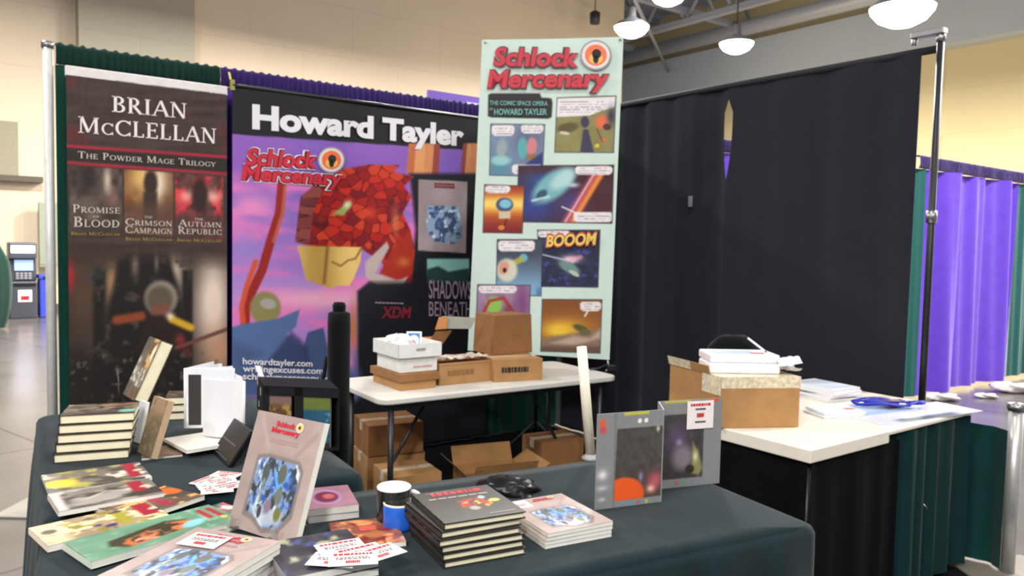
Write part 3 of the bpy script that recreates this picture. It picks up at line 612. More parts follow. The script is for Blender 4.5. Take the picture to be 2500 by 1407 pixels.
    # black field, two pale book pictures
    p.poly([(880, 712), (905, 690), (1300, 690), (1300, 1800), (886, 1800)], K, 16)
    q = p.pmask([(1021, 438), (1141, 444), (1138, 618), (1020, 612)], 2); p.mix(q, rgb(160, 144, 148)); p.noise(26, 40, .07, 51, q)
    q = p.pmask([(1042, 502), (1122, 504), (1128, 580), (1108, 596), (1060, 590), (1040, 560)], 4); p.mix(q, rgb(138, 160, 190)); p.blotch(13, 15, rgb(60, 78, 110), .52, 9, 52, q); p.blotch(10, 12, rgb(214, 224, 236), .6, 8, 53, q); p.blotch(14, 10, rgb(60, 100, 170), .62, 8, 54, q)
    q = p.pmask([(1042, 632), (1146, 632), (1146, 672), (1042, 668)], 3); p.mix(q, rgb(136, 196, 184)); p.poly([(1042, 658), (1070, 650), (1095, 664), (1146, 655), (1146, 690), (1042, 690)], rgb(40, 66, 66), 5)
def howard_banner():
    t = thing('hanging_banner', on_b(860, 600, bpl), 'wide banner with black title band over a purple painted sky and a red mass', 'banner')
    P = lambda x, y: on_b(x, y, bpl)
    TL = P(567, 212); zt_ = TL.z; TRx = P(1200, 290); TR = Vec((TRx.x, TRx.y, zt_)); zb_ = .05; BL = Vec((TL.x, TL.y, zb_)); BR = Vec((TR.x, TR.y, zb_))
    g = MB(); sheet(g, TL, TR, BL, BR, 300, 300, howard, VINYL, wob=lambda s, t_: .004 * math.sin(9 * s + 5 * t_)); part(g, 'printed_sheet', t)
    g = MB(); g.tube([TL + Vec((0, 0, .01)), TR + Vec((0, 0, .01))], .012, BLACK, 10); part(g, 'top_rod', t)
    g = MB(); g.tube([TL + Vec((0, 0, .0)), TL + Vec((0, 0, .09)) + ab(0, .06)], .006, mat('yellow_cord', rgb(190, 180, 90), .6), 8); g.box(TL - ab(.012, .01) - Vec((0, 0, .02)), ab(.024, 0), ab(0, .02), (0, 0, .06), mat('brass_clip', rgb(170, 160, 100), .4, .6)); part(g, 'corner_clip', t)
    g = MB(); WI = mat('white_title', rgb(228, 226, 232), .6, var=0)
    lettering(g, 'Howard Tayler', P(615, 312), P(1131, 355), P(615, 254), WI, .045, off=.006); part(g, 'title', t, label='bold white rounded title')
    logo(t, lambda x, y: P(x, y), (598, 402, 772, 410, 40), (588, 438, 832, 452, 36), (808, 391, 30, 29))
    g = MB(); G1 = mat('grey_print', rgb(150, 130, 148), .6, var=0)
    lettering(g, 'SHADOWS', P(1046, 728), P(1150, 730), P(1046, 682), G1, .01, off=.006); part(g, 'book_title', t); g = MB(); lettering(g, 'BENEATH', P(1046, 772), P(1150, 772), P(1046, 734), G1, .0, off=.006); part(g, 'book_title', t); g = MB()
    lettering(g, 'XDM', P(930, 776), P(1000, 776), P(934, 748), mat('dull_red_print', rgb(128, 24, 44), .6, var=0), .03, off=.006); part(g, 'book_title', t); g = MB(); bars(g, P(915, 742), P(985, 744), P(915, 736), G1, 1, .006, 3); part(g, 'small_print', t); g = MB()
    bars(g, P(1060, 460), P(1110, 462), P(1060, 446), mat('dull_red_print', rgb(150, 30, 50)), 2, .006, 4, .8)
    part(g, 'small_print', t)
    for s, y, x1 in (('howardtayler.com', 889, 762), ('writingexcuses.com', 907, 788), ('schlockmercenary.com', 926, 822)):
        g = MB(); lettering(g, s, P(592, y), P(x1, y + 6), P(592, y - 16), WI, .02, off=.006); part(g, 'web_address', t)
LRED = mat('logo_red', rgb(200, 34, 58), .5, var=.05, scale=60); LDK = mat('logo_dark_edge', rgb(92, 14, 34), .5, var=0); LWH = mat('logo_white_edge', rgb(232, 222, 232), .5, var=0); ORG = mat('emblem_orange', rgb(240, 112, 60), .5, var=.08); ORY = mat('emblem_yellow', rgb(246, 186, 90), .5, var=0)
def ringdisc(mb, P, cx, cy, rx, ry, m, off, n=36):
    C0 = P(cx, cy); pts = [P(cx + rx * math.cos(2 * math.pi * i / n), cy + ry * math.sin(2 * math.pi * i / n)) for i in range(n)]
    N = (pts[0] - C0).cross(pts[n // 4] - C0).normalized(); N = N if N.dot(CP - C0) > 0 else -N
    mb.poly([p + N * off for p in pts], m)
def logo(t, P, l1, l2, em, halo=True, off0=.006):
    g = MB()
    for s, (x0, y0, x1, y1, h) in (('Schlock', l1), ('Mercenary', l2)):
        B = P(x0, y0); R = P(x1, y1); T = P(x0 + h * .16, y0 - h)
        if halo: lettering(g, s, B, R, T, LWH, .11, off=off0)
        lettering(g, s, B, R, T, LDK, .075, off=off0 + .0012); lettering(g, s, B, R, T, LRED, .035, off=off0 + .0024)
    part(g, 'logo_lettering', t, label='red slanted logo lettering')
    cx, cy, rx, ry = em; g = MB()
    ringdisc(g, P, cx, cy, rx * 1.12, ry * 1.12, mat('emblem_grey', rgb(150, 144, 152), .5), off0); ringdisc(g, P, cx, cy, rx, ry, mat('emblem_pale', rgb(222, 214, 214), .5), off0 + .001)
    ringdisc(g, P, cx, cy, rx * .78, ry * .78, ORG, off0 + .002); ringdisc(g, P, cx, cy + ry * .25, rx * .5, ry * .4, ORY, off0 + .003)
    ringdisc(g, P, cx + rx * .05, cy - ry * .08, rx * .33, ry * .36, INK, off0 + .004); ringdisc(g, P, cx, cy + ry * .3, rx * .2, ry * .32, INK, off0 + .004)
    part(g, 'round_emblem', t, label='round orange emblem in a pale ring')
howard_banner()
def comic(p):
    X, Y = p.X, p.Y
    p.fill(rgb(202, 222, 212)); p.noise(60, 160, .012, 61)
    W = rgb(232, 226, 228)
    def panel(pts, fn):
        m = p.pmask(pts, 2.); e = p.pmask([(x + (2 if i in (1, 2) else -2), y + (2 if i > 1 else -2)) for i, (x, y) in enumerate(pts)], 2.); p.mix(e, rgb(60, 60, 70)); q = Pic(X, Y); fn(q); p.C = p.C * (1 - m[:, None]) + q.C * m[:, None]
    def bub(q, x0, y0, x1, y1): q.poly([(x0, y0 + 5), (x0 + 5, y0), (x1 - 5, y0), (x1, y0 + 6), (x1 - 1, y1 - 6), (x1 - 8, y1), (x0 + 8, y1), (x0 + 1, y1 - 5)], W, 3)
    def small(q, x0, y0, x1, y1, sd):
        m = q.pmask([(x0, y0), (x1, y0), (x1, y1), (x0, y1)], 2); r = ((q.Y / 6.5) % 1 < .45) & (vnoise(q.X / 5, np.floor(q.Y / 6.5), sd) > .35); q.mix(m * r * .45, rgb(120, 112, 120))
    def a(q):
        q.fill(rgb(138, 132, 84)); q.noise(20, 30, .05, 70); q.poly([(1360, 240), (1503, 236), (1500, 262), (1470, 270), (1440, 282), (1358, 286)], W, 3); small(q, 1366, 244, 1480, 278, 1)
        q.ell(1386, 312, 26, 12, rgb(92, 84, 52), -10, .5); q.ell(1378, 325, 13, 4, rgb(206, 196, 180), 8); q.ell(1428, 298, 10, 14, rgb(62, 54, 86)); q.poly([(1424, 316), (1436, 316), (1450, 372), (1416, 372)], rgb(62, 58, 86), 4)
        q.ell(1472, 298, 18, 18, rgb(222, 110, 70), 40, .5); q.ell(1482, 310, 10, 8, rgb(70, 50, 50)); q.glow(1492, 284, 10, 22, rgb(50, 54, 78), 1); q.ell(1474, 342, 12, 4, rgb(206, 110, 70), -10); q.ell(1458, 356, 6, 5, rgb(214, 190, 60)); q.line([(1458, 316), (1470, 345)], 3, rgb(90, 70, 50), 3)
    panel([(1361, 240), (1503, 235), (1497, 372), (1355, 371)], a)
    def b(q):
        q.fill(rgb(122, 134, 164)); q.noise(40, 40, .05, 71); q.glow(1290, 350, 40, 40, rgb(90, 96, 120), .7); q.glow(1220, 400, 26, 40, rgb(70, 140, 160), .8); q.ell(1225, 362, 13, 22, rgb(150, 164, 166), 10, .6); q.ell(1222, 392, 24, 12, rgb(150, 196, 200), 0, .6)
        q.ell(1276, 362, 12, 26, rgb(90, 170, 176), 0, .4); q.ell(1298, 358, 13, 22, rgb(206, 130, 136), 5, .4); q.ell(1300, 384, 14, 8, rgb(150, 110, 60)); q.poly([(1284, 400), (1324, 372), (1326, 428), (1290, 428)], rgb(44, 56, 120), 6)
        bub(q, 1200, 306, 1256, 332); bub(q, 1272, 304, 1327, 326); bub(q, 1250, 402, 1324, 426); small(q, 1204, 308, 1250, 330, 2); small(q, 1276, 306, 1322, 324, 3); small(q, 1256, 406, 1318, 424, 4)
    panel([(1199, 304), (1329, 305), (1323, 430), (1196, 427)], b)
    def c(q):
        q.fill(rgb(70, 32, 40)); q.noise(40, 30, .04, 72); q.glow(1300, 500, 70, 60, rgb(50, 70, 150), .9); q.glow(1400, 500, 30, 40, rgb(80, 80, 170), .6); q.glow(1330, 440, 50, 20, rgb(40, 100, 170), .7)
        q.line([(1470, 405), (1380, 550)], 22, rgb(196, 90, 90), 12, .9); q.line([(1478, 410), (1400, 540)], 10, rgb(246, 150, 60), 9, .95); q.line([(1458, 412), (1378, 545)], 4, rgb(240, 190, 210), 5, .9)
        q.ell(1352, 452, 62, 30, rgb(120, 176, 184), -38, .4); q.ell(1374, 438, 34, 18, rgb(176, 212, 214), -36, .6); q.ell(1322, 476, 16, 10, rgb(50, 86, 108), -40, .5); q.glow(1400, 452, 14, 6, rgb(220, 240, 240), .8); q.line([(1300, 490), (1340, 480)], 5, rgb(190, 220, 220), 4)
        bub(q, 1404, 406, 1496, 427); bub(q, 1400, 518, 1496, 543); q.line([(1372, 505), (1410, 522)], 3, W, 2); small(q, 1412, 410, 1490, 425, 5); small(q, 1410, 522, 1490, 540, 6)
    panel([(1267, 406), (1498, 404), (1493, 545), (1262, 541)], c)
    def d(q):
        q.fill(rgb(126, 34, 40)); k = np.clip(1 - np.abs(q.Y - 500) / 62, 0, 1); q.mix(k, rgb(216, 110, 30)); q.glow(1230, 498, 200, 20, rgb(246, 214, 110), 1)
        q.ell(1232, 500, 21, 17, rgb(56, 80, 120), 0, .2); q.ell(1234, 498, 15, 11, rgb(130, 190, 214), 0, .4); q.rect(1218, 516, 1246, 534, rgb(208, 190, 160), 4); q.line([(1236, 536), (1230, 560)], 3, rgb(70, 30, 30), 3); q.ell(1224, 556, 8, 6, rgb(206, 130, 50)); bub(q, 1184, 453, 1246, 472); small(q, 1188, 455, 1240, 470, 7)
    panel([(1184, 452), (1279, 455), (1274, 569), (1180, 567)], d)
    def e(q):
        q.fill(rgb(38, 44, 70)); q.noise(24, 24, .05, 73); q.blotch(14, 14, rgb(70, 70, 150), .62, 6, 74); q.glow(1392, 634, 22, 10, rgb(250, 220, 226), 1); q.line([(1325, 622), (1400, 640)], 3, rgb(200, 200, 220), 3); q.line([(1392, 634), (1418, 628)], 8, rgb(232, 160, 180), 8, .8); q.ell(1390, 654, 28, 12, rgb(110, 140, 136), 28, .5); q.ell(1402, 668, 14, 5, rgb(180, 190, 180), 30)
        bub(q, 1312, 563, 1392, 580)
        small(q, 1316, 565, 1386, 578, 8)
    panel([(1313, 563), (1464, 563), (1459, 701), (1322, 699)], e)
    def f(q):
        q.fill(rgb(66, 74, 90)); k = np.clip((q.Y - 620) / 80, 0, 1); q.mix(k, rgb(126, 168, 200)); q.ell(1278, 630, 10, 10, rgb(110, 170, 200)); q.line([(1240, 650), (1272, 634)], 14, rgb(170, 168, 80), 6); q.ell(1238, 660, 25, 28, rgb(208, 206, 190), 0, .3); q.ell(1230, 654, 12, 16, rgb(214, 150, 126), 20, .5); q.ell(1232, 660, 5, 6, rgb(60, 30, 40)); bub(q, 1216, 588, 1306, 614); small(q, 1220, 591, 1300, 611, 9); q.glow(1315, 715, 6, 14, rgb(60, 110, 170), .8)
    panel([(1215, 586), (1323, 586), (1320, 722), (1212, 718)], f)
    def g_(q):
        q.fill(rgb(150, 120, 148)); q.noise(20, 30, .09, 75); q.glow(1275, 740, 16, 50, rgb(120, 60, 120), .8); q.ell(1206, 746, 20, 22, rgb(140, 190, 90), 0, .3); q.line([(1172, 780), (1195, 735), (1230, 728), (1262, 775)], 7, rgb(170, 50, 50), 5); bub(q, 1168, 698, 1262, 716); small(q, 1172, 700, 1258, 714, 10); q.glow(1240, 760, 12, 16, rgb(110, 50, 60), .8)
    panel([(1167, 696), (1294, 698), (1288, 880), (1160, 880)], g_)
    def h(q):
        q.fill(rgb(128, 74, 40)); k = np.clip((q.Y - 730) / 90, 0, 1); q.mix(k * .6, rgb(170, 110, 40)); q.glow(1368, 806, 34, 17, rgb(250, 232, 80), 1.2); q.glow(1380, 800, 60, 24, rgb(222, 160, 50), .7)
        q.poly([(1322, 828), (1360, 820), (1420, 812), (1470, 800), (1470, 864), (1320, 862)], rgb(136, 112, 96), 10); q.poly([(1345, 838), (1400, 820), (1440, 826), (1468, 802), (1468, 826), (1400, 845)], rgb(182, 158, 140), 9); q.ell(1418, 802, 20, 8, rgb(88, 84, 44), 20, .5); q.ell(1428, 812, 14, 8, rgb(100, 100, 60)); q.rect(1320, 846, 1470, 868, rgb(96, 70, 58), 12, .8); bub(q, 1416, 737, 1468, 760); q.line([(1436, 758), (1428, 772)], 4, W, 3); small(q, 1420, 740, 1464, 757, 11)
    panel([(1325, 732), (1469, 733), (1464, 862), (1321, 857)], h)
    # black subtitle plate
    p.poly([(1192, 231), (1200, 228), (1318, 228), (1322, 238), (1346, 240), (1349, 250), (1347, 286), (1338, 290), (1200, 287), (1191, 284)], rgb(48, 42, 44), 3)
def comic_banner():
    y0, y1 = 5.0, 4.86
    TL = at_y(1177, 97, y0); TR = at_y(1522, 90, y1); BR = at_y(1488, 879, y1); BL = at_y(1142, 856, y0)
    nrm = (TR - TL).cross(BL - TL)
    t = thing('banner_stand', Vec(((BL.x + BR.x) / 2, (BL.y + BR.y) / 2 + .05, 0)), 'tall pale green comic strip banner on a stand behind the white table', 'banner')
    c0 = TL; nn = nrm.normalized()
    def P(x, y): d = ray(x, y); return CP + d * ((c0 - CP).dot(nn) / d.dot(nn))
    g = MB(); sheet(g, TL, TR, BL, BR, 190, 420, comic, VINYL, wob=lambda s, t_: -.012 * math.exp(-((s - .5) / .3) ** 2) * math.exp(-t_ * 14)); part(g, 'printed_sheet', t)
    logo(t, P, (1204, 160, 1412, 163, 44), (1190, 214, 1484, 212, 42), (1455, 136, 34, 33), halo=False, off0=.014)
    g = MB(); TI = mat('teal_print', rgb(110, 168, 164), .6, var=0)
    lettering(g, 'THE COMIC SPACE OPERA', P(1196, 257), P(1338, 259), P(1196, 246), TI, .02, off=.01); lettering(g, 'OF', P(1196, 270), P(1204, 270), P(1196, 264), TI, .02, off=.01); lettering(g, 'HOWARD TAYLER', P(1207, 281), P(1336, 281), P(1207, 266), TI, .03, off=.01)
    part(g, 'subtitle', t, label='teal lettering on a black plate')
    g = MB(); lettering(g, 'BOOOM', P(1332, 603), P(1455, 597), P(1336, 572), mat('red_edge_print', rgb(190, 60, 40), .5), .08, off=.012); lettering(g, 'BOOOM', P(1334, 602), P(1453, 596), P(1338, 574), mat('yellow_print', rgb(226, 200, 90), .5), .03, off=.0135); part(g, 'sound_word', t, label='yellow comic lettering')
    for q in (TL, TR):
        g = MB()
        g.lathe(q + Vec((0.02 if q is TL else -.02, -.004, -.02)), [(.004, 0), (.009, 0), (.009, .004), (.004, .004)], mat('brass_clip', rgb(170, 160, 100), .4, .6), 10); part(g, 'eyelet', t)
    g = MB(); back = Vec((0, .05, 0)); foot = Vec(((BL.x + BR.x) / 2, (BL.y + BR.y) / 2 + .08, 0))
    g.tube([foot + Vec((0, 0, .02)), Vec((foot.x, foot.y, TL.z - .1))], .012, DARKST, 8); g.tube([Vec((foot.x, foot.y, 1.2)), TL + back], .006, DARKST, 6); g.tube([Vec((foot.x, foot.y, 1.2)), TR + back], .006, DARKST, 6)
    g.tube([Vec((foot.x, foot.y, 1.2)), BL + back], .006, DARKST, 6); g.tube([Vec((foot.x, foot.y, 1.2)), BR + back], .006, DARKST, 6)
    for dx, dy in ((.3, -.05), (-.3, -.05), (0, .28)): g.tube([foot + Vec((0, 0, .3)), foot + Vec((dx, dy, .01))], .009, DARKST, 6)
    part(g, 'frame', t)
    g = MB(); g.tube([BR + Vec((-.01, .0, -.0)), BR + Vec((-.005, -.01, -.05))], .008, STEEL, 8); g.tube([BR + Vec((-.005, -.01, -.05)), BR + Vec((-.03, 0, -.09))], .008, STEEL, 8); part(g, 'corner_hook', t)
comic_banner()
# ================================================================ tables
TZ = .74
U1 = Vec((.884, .467, 0)); V1 = Vec((.467, -.884, 0))
CLOTH = fabric('dark_green_black_cloth', rgb(19, 35, 40), var=.14, sheen=.1)
LAM = mat('white_laminate', rgb(228, 222, 208), .35, var=.03); LAMG = mat('grey_white_plastic', rgb(214, 212, 206), .4, var=.04)
def folding_table(o, U, V, z, th, lab, m, group=None, legm=DARKST, inset=.08, r=.05):
    """o corner, U long edge vector, V short edge vector"""
    o = Vec((o.x, o.y, 0)); L = U.length; W = V.length; u = U / L; v = V / W
    t = thing('folding_table', o + (U + V) / 2, lab, 'table', group)
    g = MB(); pts = []
    for cx, cy, a0 in ((r, r, 180), (L - r, r, 270), (L - r, W - r, 0), (r, W - r, 90)):
        for k in range(6): a = math.radians(a0 + 18 * k); pts.append(o + u * (cx + r * math.cos(a)) + v * (cy + r * math.sin(a)) + Vec((0, 0, z - th)))
    if u.cross(v).z < 0: pts = pts[::-1]
    g.poly(pts, m, (0, 0, th)); part(g, 'tabletop', t, .006)
    for e in (inset, L - inset):
        for s in (inset * .8, W - inset * .8):
            g = MB(); p = o + u * e + v * s; g.tube([p + Vec((0, 0, .012)), p + Vec((0, 0, z - th))], .014, legm, 10); g.lathe(p, [(.001, 0), (.018, 0), (.018, .03), (.014, .035)], BLACK, 12); part(g, 'leg', t)
        g = MB(); g.tube([o + u * e + v * inset * .8 + Vec((0, 0, .16)), o + u * e + v * (W - inset * .8) + Vec((0, 0, .16))], .01, legm, 8)
        g.tube([o + u * e + v * W * .5 + Vec((0, 0, .16)), o + u * (L * .5 + (e - L * .5) * .45) + v * W * .5 + Vec((0, 0, z - th))], .009, legm, 8); part(g, 'brace', t)
    g = MB(); g.box(o + u * .05 + v * .05 + Vec((0, 0, z - th - .03)), u * (L - .1), v * .015, (0, 0, .03), legm); g.box(o + u * .05 + v * (W - .065) + Vec((0, 0, z - th - .03)), u * (L - .1), v * .015, (0, 0, .03), legm); part(g, 'frame_rail', t)
    return t
def cloth(o, U, V, z, lab, group, drop=.70, seed=1, rip=.022, hump=0.):
    o = Vec((o.x, o.y, 0)); L = U.length; W = V.length; u = U / L; v = V / W; rnd = random.Random(seed); ph = [rnd.uniform(0, 6.3) for _ in range(5)]
    # outline of a rounded rectangle with outward normals
    R = .045; out = []
    def seg(p, q, n, k):
        for i in range(k): out.append((p + (q - p) * i / k, n))
    P = lambda a, b: o + u * a + v * b
    for (p, q, n, cc, a0) in (((R, 0), (L - R, 0), (0, -1), (L - R, R), -90), ((L, R), (L, W - R), (1, 0), (L - R, W - R), 0), ((L - R, W), (R, W), (0, 1), (R, W - R), 90), ((0, W - R), (0, R), (-1, 0), (R, R), 180)):
        seg(Vec((*p, 0)), Vec((*q, 0)), Vec((*n, 0)), 44)
        for i in range(8):
            a = math.radians(a0 + 90 * i / 8); nn = Vec((math.cos(a), math.sin(a), 0)); out.append((Vec((*cc, 0)) + nn * R, nn))
    n = len(out); g = MB(); vs = []
    prof = [(-.5, 0), (-.25, 0), (-.1, 0), (-.03, 0), (-.012, -.002), (.0, -.008), (.008, -.022)] + [(.01 + .03 * (k / 16) ** .7, -.03 - drop * (k / 16)) for k in range(1, 17)]
    c = Vec((L / 2, W / 2, 0)); s = 0; S = []
    for i in range(n): S.append(s); s += (out[(i + 1) % n][0] - out[i][0]).length
    for k, (d, dz) in enumerate(prof):
        for i, (p, nn) in enumerate(out):
            if d < -.02: f = 1 + d * 2 if d < -.2 else 1 + d; q = c + (p - c) * ((1 + d * 1.9) if d < -.05 else 1 - .03)
            else:
                hang = max(0, -dz - .03) / drop
                rp = rip * (hang ** .6) * (math.sin(S[i] / s * 2 * math.pi * 23 + ph[0] + .8 * math.sin(S[i] * 5 + ph[1])) + .6 * math.sin(S[i] / s * 2 * math.pi * 11 + ph[2])) if hang > 0 else 0
                q = p + nn * (d + rp)
            zz = z + dz + (.0006 * math.sin(q.x * 21 + ph[3]) * math.sin(q.y * 17 + ph[4]) if dz == 0 else 0)
            vs.append(o + u * q.x + v * q.y + Vec((0, 0, zz)))
    fs = [(k * n + i, k * n + (i + 1) % n, (k + 1) * n + (i + 1) % n, (k + 1) * n + i) for k in range(len(prof) - 1) for i in range(n)]
    fs.append(tuple(range(n))[::-1])
    if u.cross(v).z > 0: fs = [f[::-1] for f in fs]
    g.add(vs, fs, CLOTH, smooth=True); ob = g.build('tablecloth'); tag(ob, lab, 'tablecloth', group); return ob
# front table (runs right) and left table (runs away)
FR = Vec((.46, 2.66, 0)); FLb = FR - U1 * 1.775
folding_table(FLb + V1 * .02 + U1 * .02, U1 * 1.735, V1 * .72, TZ - .004, .03, 'front folding table hidden under the dark cloth nearest the camera', LAM)
cloth(FLb, U1 * 1.775, V1 * .76, TZ, 'dark cloth over the front table, nearest the camera, hanging in a curve at the right', None, seed=4)
LB = Vec((-1.85, 3.02, 0)); LD = (FLb - LB); LL = LD.length - .085; ld = LD.normalized(); lw = Vec((-ld.y, ld.x, 0))
if lw.x < 0: lw = -lw
folding_table(LB + ld * .02 + lw * .02, ld * (LL - .04), lw * .8, TZ - .004, .03, 'left folding table hidden under the dark cloth below the piled books', LAM)
cloth(LB, ld * LL, lw * .84, TZ, 'dark cloth over the left table, under the hardback stack and easels', None, seed=6)
# white table at the back
B0 = on_z(930, 978, TZ); B1 = on_z(1512, 918, TZ); u_ = (B1 - B0).normalized(); v_ = Vec((-u_.y, u_.x, 0)); BT_L = (B1 - B0).length
folding_table(B0, B1 - B0, v_ * .6, TZ, .028, 'white topped folding table holding cartons in front of the banners', LAMG, r=.06)
# right table, two boards
def AB(p): return p.dot(ab(1, 0)), p.dot(ab(0, 1))
R0 = on_z(1980, 1100, TZ); ra, rb = AB(R0); R1 = on_z(2170, 1052, TZ); R2 = on_z(2442, 1014, TZ); R2a, R2b = AB(R2)
ra1 = AB(R1)[0]
folding_table(ab(ra, rb), ab(ra1 - ra, 0), ab(0, .76), TZ, .05, 'thick edged white table at the right under the taped carton', LAM, r=.004, inset=.05)
folding_table(ab(ra1 + .004, rb), ab(R2a - ra1, 0), ab(0, .72), TZ, .02, 'thin edged white table at the far right under the loose papers', LAM, r=.01, inset=.05)
# black and teal skirts hung on the right tables
SKT = fabric('black_skirt_fabric', rgb(9, 9, 13), sheen=.0); DTL = fabric('dark_teal_skirt', rgb(12, 44, 46), sheen=.05)
drape('table_skirt', ab(ra + .016, rb + .7), ab(ra + .016, rb + .02), .03, TZ - .05, SKT, 'black skirt hanging under the left side of the thick edged white table', 'table skirt', None, amp=.006, wl=.2, seed=31)
xm = AB(on_z(2230, 1050, TZ))[0]
drape('table_skirt', ab(ra + .02, rb + .014), ab(xm, rb + .014), .03, TZ - .05, SKT, 'black front skirt below the meeting edge of the two white tables', 'table skirt', None, amp=.010, wl=.16, seed=32)
drape('table_skirt', ab(xm, rb + .014), ab(R2a - .01, rb + .014), .03, TZ - .022, DTL, 'dark teal front skirt at the right end, beside the short silver pole', 'table skirt', None, amp=.022, wl=.13, seed=33)
g = MB(); q = on_b(2255, 1232, rb - .02); g.tube([q, q + Vec((.012, 0, -.012)), q + Vec((.008, 0, -.03))], .003, STEEL, 6); ob = g.build('skirt_clip'); tag(ob, 'tiny metal clip on the teal front skirt of the right table', 'clip')
# ================================================================ books
def book(o, U, V, N, t, paint, lab, spine='L', hard=True, name=None, group=None, pagem=None, res=56, board=rgb(40, 38, 36), title=None, back=None, cat='book', gloss=False, grp_title=None):
    """o near-left-bottom corner; U width, V up the cover, N outward normal of the front cover; painted cover at o+N*t. paint(Pic) with X,Y 0..1 from top left"""
    o = Vec(o); U = Vec(U); V = Vec(V); N = Vec(N).normalized(); name = name or ('hardback_book' if hard else 'paperback_book')
    th = thing(name, o + (U + V) / 2 if N.z > .9 else o, lab, cat, group); u = U.normalized(); v = V.normalized(); pm = PRINT if not gloss else GLOSS
    bt = .0026 if hard else .0007; ins = .004 if hard else .0006
    g = MB(); nv = max(8, int(res * V.length / U.length))
    sheet(g, o + V + N * t, o + U + V + N * t, o + N * t, o + U + N * t, res, nv, paint, pm, bt, board, pix=False, soft=.02)
    g.box(o, U, V, N * bt, pm, back or board)
    if spine == 'L': g.box(o, u * bt, V, N * t, pm, board)
    if spine == 'R': g.box(o + U - u * bt, u * bt, V, N * t, pm, board)
    if spine == 'N': g.box(o, U, v * bt, N * t, pm, board)
    if spine == 'F': g.box(o + V - v * bt, U, v * bt, N * t, pm, board)
    part(g, 'cover', th)
    g = MB(); a0 = bt if spine == 'L' else ins; a1_ = bt if spine == 'R' else ins; b0 = bt if spine == 'N' else ins; b1 = bt if spine == 'F' else ins
    g.box(o + u * a0 + v * b0 + N * bt, U - u * (a0 + a1_), V - v * (b0 + b1), N * (t - 2 * bt), pagem or PAGES); part(g, 'pages', th)
    th['_c'] = 0; del th['_c']
    if title:
        def P(x, y): return o + N * t + U * x + V * (1 - y)
        title(th, P)
    return th
def flatframe(nl, nr, fl, z, depth=None):
    o = on_z(*nl, z); U = on_z(*nr, z) - o; W = on_z(*fl, z) - o; v = Vec((-U.y, U.x, 0)).normalized(); d = depth or v.dot(W)
    return o, U, v * d
def rot2(v, a): c, s = math.cos(a), math.sin(a); return Vec((c * v.x - s * v.y, s * v.x + c * v.y, v.z))
def jit(o, U, V, r, seed, sh=.006):
    rn = random.Random(seed); a = rn.uniform(-r, r); c = o + (U + V) / 2 + U.normalized() * rn.uniform(-sh, sh) + V.normalized() * rn.uniform(-sh, sh); U2 = rot2(U, a); V2 = rot2(V, a); return c - (U2 + V2) / 2, U2, V2
Z = Vec((0, 0, 1))
# --- cover painters (generic stand-ins)
def grey_cover(p):
    p.fill(rgb(158, 140, 136)); p.noise(.5, .12, .05, 80); p.mix(np.clip(p.X - p.Y * .5, 0, 1) * .3, rgb(190, 172, 168)); p.line([(.1, .05), (.3, .3)], .03, rgb(186, 172, 168), .05, .5); p.line([(.95, .1), (.72, .32)], .02, rgb(120, 104, 100), .05, .5)
    m = p.pmask([(.2, .40), (.36, .37), (.78, .38), (.84, .44), (.84, .76), (.72, .9), (.5, .94), (.34, .86), (.2, .84)], .02); e = p.pmask([(.17, .37), (.36, .34), (.8, .35), (.88, .42), (.88, .8), (.74, .94), (.5, .98), (.32, .9), (.16, .88)], .02)
    p.mix(e, rgb(126, 112, 108)); p.mix(m, rgb(120, 144, 186)); p.blotch(.09, .1, rgb(206, 216, 232), .55, 9, 81, m); p.blotch(.07, .09, rgb(58, 62, 66), .56, 12, 82, m); p.blotch(.1, .07, rgb(52, 88, 160), .6, 10, 83, m)
    p.C = p.C * (1 - (m * (p.Y < .52))[:, None]) + p.C * (m * (p.Y < .52))[:, None]
    p.ell(.36, .5, .05, .09, rgb(78, 86, 84)); p.line([(.36, .56), (.36, .74)], .03, rgb(120, 136, 128), .02); p.line([(.48, .46), (.58, .6), (.7, .46)], .035, rgb(96, 160, 214), .02); p.ell(.6, .48, .06, .08, rgb(92, 96, 90)); p.ell(.62, .66, .05, .07, rgb(104, 112, 104))
    p.poly([(.22, .78), (.78, .78), (.7, .88), (.5, .92), (.34, .85)], rgb(176, 184, 190), .03, .8); p.ell(.5, .76, .05, .06, rgb(130, 110, 130), 0, .5); p.ell(.66, .8, .05, .06, rgb(110, 110, 64), 0, .5)
    p.ell(.4, .82, .03, .05, rgb(62, 62, 70))
def grey_title(th, P, bars_=True):
    g = MB(); 
    for s, x0, x1, y in (('Schlock', .33, .62, .1), ('Mercenary', .28, .7, .155)):
        lettering(g, s, P(x0, y), P(x1, y), P(x0, y - .042), LDK, .06, off=.0008); lettering(g, s, P(x0, y), P(x1, y), P(x0, y - .042), LRED, .045, off=.0012)
    part(g, 'logo_lettering', th); g = MB()
    for r, m, of in ((.052, mat('emblem_pale', (.8,.8,.8)), .0008), (.04, ORY, .0012), (.018, INK, .0016)): ringdisc(g, P, .68, .08, r, r * .8, m, of, 20)
    part(g, 'round_emblem', th)
    if bars_: g = MB(); bars(g, P(.3, .245), P(.72, .245), P(.3, .2), mat('faint_title_print', rgb(170, 130, 130), .6), 2, .0008, 5, .5); part(g, 'small_print', th)
def comicish(base, cols, sx, sy, seed, extra=None):
    def f(p):
        p.fill(base); p.noise(.3, .2, .06, seed)
        for i, (c, th) in enumerate(cols): p.blotch(sx * (1 + .3 * i), sy * (1 + .2 * (i % 3)), c, th, 9, seed + i * 7)
        if extra: extra(p)
    return f
OLV = rgb(150, 148, 60); CHR = rgb(66, 58, 54)
